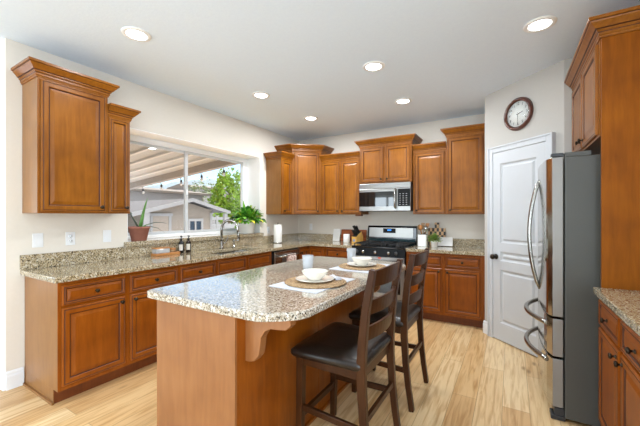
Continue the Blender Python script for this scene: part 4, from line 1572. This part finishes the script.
def downlight(x, y, label, power=DOWNLIGHT_POWER):
    t = thing('recessed_light', label, 'light', (x, y, ZC), 0, 'recessed ceiling lights')
    obj('trim_ring', MB().lathe([(0.068, -0.003), (0.075, -0.012), (0.10, -0.006), (0.102, -0.0005), (0.068, -0.0005)], 32, caps=False), M['lamp_trim'], t)
    obj('lens', MB().lathe([(0.0, -0.006), (0.069, -0.006), (0.069, -0.001), (0.0, -0.001)], 28), M['lens'], t)
    d = bpy.data.lights.new('lamp', 'AREA')
    d.shape = 'DISK'
    d.size = 0.13
    d.energy = power
    d.color = (0.92, 0.96, 1.0)
    o = bpy.data.objects.new('lamp', d)
    C.objects.link(o)
    o.parent = t
    o.location = (0, 0, -0.02)


for x, y, lb, *pw in ((0.92, 1.36, 'round ceiling light over the near end of the window counter'),
                 (0.91, 2.775, 'round ceiling light in front of the kitchen window, middle of the left row'),
                 (0.935, 3.79, 'round ceiling light near the diagonal corner cabinet', 30),
                 (2.27, 2.77, 'round ceiling light above the far half of the island', 7),
                 (2.245, 3.79, 'round ceiling light nearest the cabinets over the microwave', 20),
                 (3.53, 2.775, 'round ceiling light beside the cabinet above the refrigerator', 2.0),
                 (2.26, 1.36, 'round ceiling light above the near end of the island, above the frame'),
                 (3.53, 1.36, 'round ceiling light above the camera'),
                 (1.2, -1.4, 'unseen round ceiling light added behind the camera on the left'),  # this lamp and the next are added, out of view
                 (3.0, -1.4, 'unseen round ceiling light added behind the camera on the right')):
    downlight(x, y, lb, *pw)

# ------------------------------------------------------------------ outdoors
GZ = -0.6
structure('ground', MB().box(-120, -3.4, -20, 130, GZ - 0.1, GZ), M['ground'])

pc = thing('patio_cover', 'cream ribbed patio cover sloping away outside the window', 'patio cover', (0, 0, 0), 0)


def slope(x):
    return 2.26 - 0.0895 * (-0.36 - x)


XE, YE = -4.3, 3.70
obj('panel', MB().prism([(-0.36, slope(-0.36) + 0.06), (XE, slope(XE) + 0.06), (XE, slope(XE) + 0.10), (-0.36, slope(-0.36) + 0.10)], 1.04, YE, 'y'), M['cover'], pc)
for i in range(14):
    y = YE - 0.30 - 0.30 * i
    if y < 1.1:
        break
    obj('rib', MB().prism([(-0.36, slope(-0.36) + 0.025), (XE, slope(XE) + 0.025), (XE, slope(XE) + 0.0605), (-0.36, slope(-0.36) + 0.0605)], y - 0.022, y + 0.022, 'y'), M['cover_rib'], pc)
obj('fascia', MB().prism([(-0.36, slope(-0.36) - 0.055), (XE, slope(XE) - 0.055), (XE, slope(XE) + 0.11), (-0.36, slope(-0.36) + 0.11)], YE, YE + 0.10, 'y'), M['cover_beam'], pc)
obj('fascia', MB().box(XE - 0.08, XE, 1.04, YE + 0.1, slope(XE) - 0.05, slope(XE) + 0.12), M['cover_beam'], pc)
for y in (1.12,):
    obj('post', MB().box(XE - 0.09, XE + 0.01, y - 0.05, y + 0.05, GZ, slope(XE) - 0.05), M['cover_rib'], pc)

sl = thing('string_light', 'black string light with small hanging bulbs along the patio cover edge', 'string light', (0, 0, 0), 0)
SLZ = 0.035
bx = [-0.85, -1.42, -2.0, -2.62, -3.25, -3.9]
cable = []
for i, x in enumerate(bx):
    cable.append((x, 3.808, slope(x) - SLZ))
    if i < len(bx) - 1:
        xm = (x + bx[i + 1]) / 2
        cable.append((xm, 3.808, slope(xm) - SLZ - 0.015))
obj('cable', MB().tube(cable, 0.005, 6), M['wire'], sl)
for x in bx:
    z = slope(x) - SLZ
    s_ = obj('socket', MB().tube([(x, 3.808, z), (x, 3.826, z - 0.05), (x, 3.83, z - 0.055), (x, 3.83, z - 0.10)], [0.005, 0.006, 0.019, 0.02], 10), M['wire'], sl)
    obj('bulb', MB().lathe([(0.0, -0.06), (0.018, -0.05), (0.024, -0.03), (0.016, 0.0)], 12, (x, 3.83, z - 0.10)), M['bulb'], s_)

# shed with gable towards the window
SXF = -9.0
sh = thing('shed', 'beige gabled shed with white trim seen through the window', 'shed', (0, 0, 0), 0)
ye0, ye1, ya = 7.15, 10.50, 9.05
za, ze = 1.97, 1.50
obj('wall', MB().prism([(ye0, GZ), (ye1, GZ), (ye1, za - (za - ze) / (ya - ye0) * (ye1 - ya)), (ya, za), (ye0, ze)], SXF - 4.0, SXF, 'x'), M['siding'], sh)
ov = 0.55
rs = (za - ze) / (ya - ye0)
for s, yq in ((-1, ye0 - ov - 0.15), (1, 11.2)):
    zq = za - rs * abs(yq - ya)
    obj('roof', MB().prism([(ya, za + 0.06), (yq, zq + 0.06), (yq, zq + 0.12), (ya, za + 0.12)], SXF - 4.2, SXF + 0.5, 'x'), M['shingle'], sh)
    obj('fascia', MB().prism([(ya, za + 0.14), (yq, zq + 0.14), (yq, zq - 0.01), (ya, za - 0.01)], SXF + 0.5, SXF + 0.54, 'x'), M['outdoor_trim'], sh)
obj('post', MB().box(SXF + 0.36, SXF + 0.48, 6.92, 7.14, GZ, 1.46), M['outdoor_trim'], sh)
obj('post', MB().box(SXF + 0.36, SXF + 0.48, 10.86, 11.06, GZ, 1.46), M['outdoor_trim'], sh)
obj('corner_board', MB().box(SXF, SXF + 0.03, ye1 - 0.12, ye1, GZ, ze - 0.02), M['outdoor_trim'], sh)
dd_ = obj('door', MB().box(SXF, SXF + 0.03, 7.52, 8.22, GZ, 1.33), M['tan_door'], sh)
dt = MB()
for q in ((7.42, 7.52, GZ, 1.33), (8.22, 8.34, GZ, 1.33), (7.38, 8.40, 1.33, 1.45)):
    dt.box(SXF, SXF + 0.06, *q)
obj('door_trim', dt, M['outdoor_trim'], sh)
wt = MB()
for q in ((9.15, 9.25, 0.40, 1.22), (9.85, 9.96, 0.40, 1.22), (9.25, 9.85, 1.10, 1.22), (9.25, 9.85, 0.40, 0.48), (9.50, 9.58, 0.48, 1.10)):
    wt.box(SXF, SXF + 0.06, *q)
wt_ = obj('window_frame', wt, M['outdoor_trim'], sh)
obj('pane', MB().box(SXF, SXF + 0.02, 9.25, 9.85, 0.48, 1.10), M['dark_pane'], wt_)
tag(obj('garden_wall', MB().box(-10.4, -10.0, 3.0, 7.1, GZ, 1.42), M['stucco']), 'pale garden wall beside the shed, behind the potted aloe', 'wall')

nh = thing('neighbour_house', 'low house with a tiled roof behind the shed', 'house', (0, 0, 0), 0)
obj('wall', MB().box(-24, -18, 6.0, 17.2, GZ, 2.95), M['stucco'], nh)
obj('roof', MB().prism([(-17.4, 2.95), (-24.6, 2.95), (-24.6, 3.1), (-21, 3.55), (-17.4, 3.1)], 5.6, 17.6, 'y'), M['tile'], nh)
fhm = thing('distant_house', 'distant house with a low roof below the hill', 'house', (0, 0, 0), 0)
obj('wall', MB().box(-32, -28, 24.0, 31.0, GZ, 4.55), M['stucco'], fhm)
obj('roof', MB().prism([(-27.6, 4.55), (-32.4, 4.55), (-32.4, 4.7), (-30, 5.1), (-27.6, 4.7)], 23.6, 31.4, 'y'), M['tile'], fhm)

wf = thing('white_fence', 'white rail fence beyond the right end of the shed', 'fence', (0, 0, 0), 0)
obj('rails', MB().box(-15.1, -15.0, 12.5, 19, 1.05, 1.25).box(-15.1, -15.0, 12.5, 19, 0.3, 0.75), M['outdoor_trim'], wf)
for k in range(8):
    obj('post', MB().box(-15.12, -14.98, 12.6 + k * 0.85, 12.74 + k * 0.85, GZ, 1.35), M['outdoor_trim'], wf)
tag(obj('playground_panel', MB().box(-14.4, -14.3, 14.25, 14.75, 0.9, 1.55).box(-14.4, -14.3, 14.45, 14.55, GZ, 0.9), M['teal']),
    'small teal panel standing in front of the white fence', 'panel')


def tree(name, label, loc, h, rx, rz_, n, mat, ls, seed, z0=0.3):
    r_ = random.Random(seed)
    t = thing(name, label, 'tree', loc, 0, 'trees beyond the shed')
    obj('trunk', MB().tube([(0, 0, 0), (0.05, 0.02, h * 0.35), (0, 0.05, h * 0.75)], [h * 0.03, h * 0.022, h * 0.008], 8), M['bark'], t)
    mb = MB()
    for i in range(n):
        u, v = r_.uniform(-1, 1), r_.uniform(0, 2 * PI)
        q = math.sqrt(1 - u * u)
        rr = r_.uniform(0.55, 1.0) ** 0.5 * (0.85 + 0.22 * math.sin(3 * v + 4 * u + seed))
        p = Vector((q * math.cos(v) * rx * rr, q * math.sin(v) * rx * rr, h * z0 + rz_ + u * rz_ * rr))
        a, b = Vector((r_.gauss(0, 1), r_.gauss(0, 1), r_.gauss(0, 1))).normalized(), Vector((r_.gauss(0, 1), r_.gauss(0, 1), r_.gauss(0, 1)))
        b = (b - a * b.dot(a)).normalized()
        s = ls * r_.uniform(0.6, 1.3)
        k = len(mb.v)
        mb.v += [tuple(p - a * s), tuple(p + b * s * 0.5), tuple(p + a * s), tuple(p - b * s * 0.5)]
        mb.face([k, k + 1, k + 2, k + 3])
    obj('crown', mb, mat, t)


tree('leafy_tree', 'bright yellow-green tree at the right side of the window view', (-17, 19.06, GZ), 5.65, 1.58, 2.55, 3600, M['tree_leaf'], 0.15, 3, 0.14)
tree('leafy_tree', 'bright green shrubby tree at the far right edge behind the potted plant', (-12.5, 16.1, GZ), 2.3, 0.6, 1.0, 900, M['tree_leaf'], 0.11, 5, 0.1)
tree('budding_tree', 'pale thin-leaved tree behind the shed roof, left of the bright tree', (-21, 19.6, GZ), 5.03, 1.82, 2.1, 1300, M['bush_leaf'], 0.12, 8, 0.25)
tree('leafy_tree', 'small green tree at the left edge behind the tiled roof', (-27.5, 12.1, GZ), 5.0, 1.6, 2.0, 900, M['tree_leaf'], 0.13, 9, 0.3)
hl = MB()
hn = 40
pts_ = []
for i in range(hn + 1):
    y = 30 + i * 2.6
    hgt = 9.5 + 5.0 * math.exp(-((y - 83) / 14) ** 2) + 1.8 * math.exp(-((y - 66) / 9) ** 2) + 0.25 * math.sin(y * 0.9)
    pts_.append((y, hgt))
L1 = [(-90, y, hgt) for y, hgt in pts_]
L0 = [(-70, y, GZ) for y, hgt in pts_]
L2 = [(-110, y, GZ) for y, hgt in pts_]
hl.v += L0 + L1 + L2
for i in range(hn):
    hl.face([i, i + 1, hn + 2 + i, hn + 1 + i], 0, True)
    hl.face([hn + 1 + i, hn + 2 + i, 2 * hn + 3 + i, 2 * hn + 2 + i], 0, True)
structure('hills', hl, M['hill'])
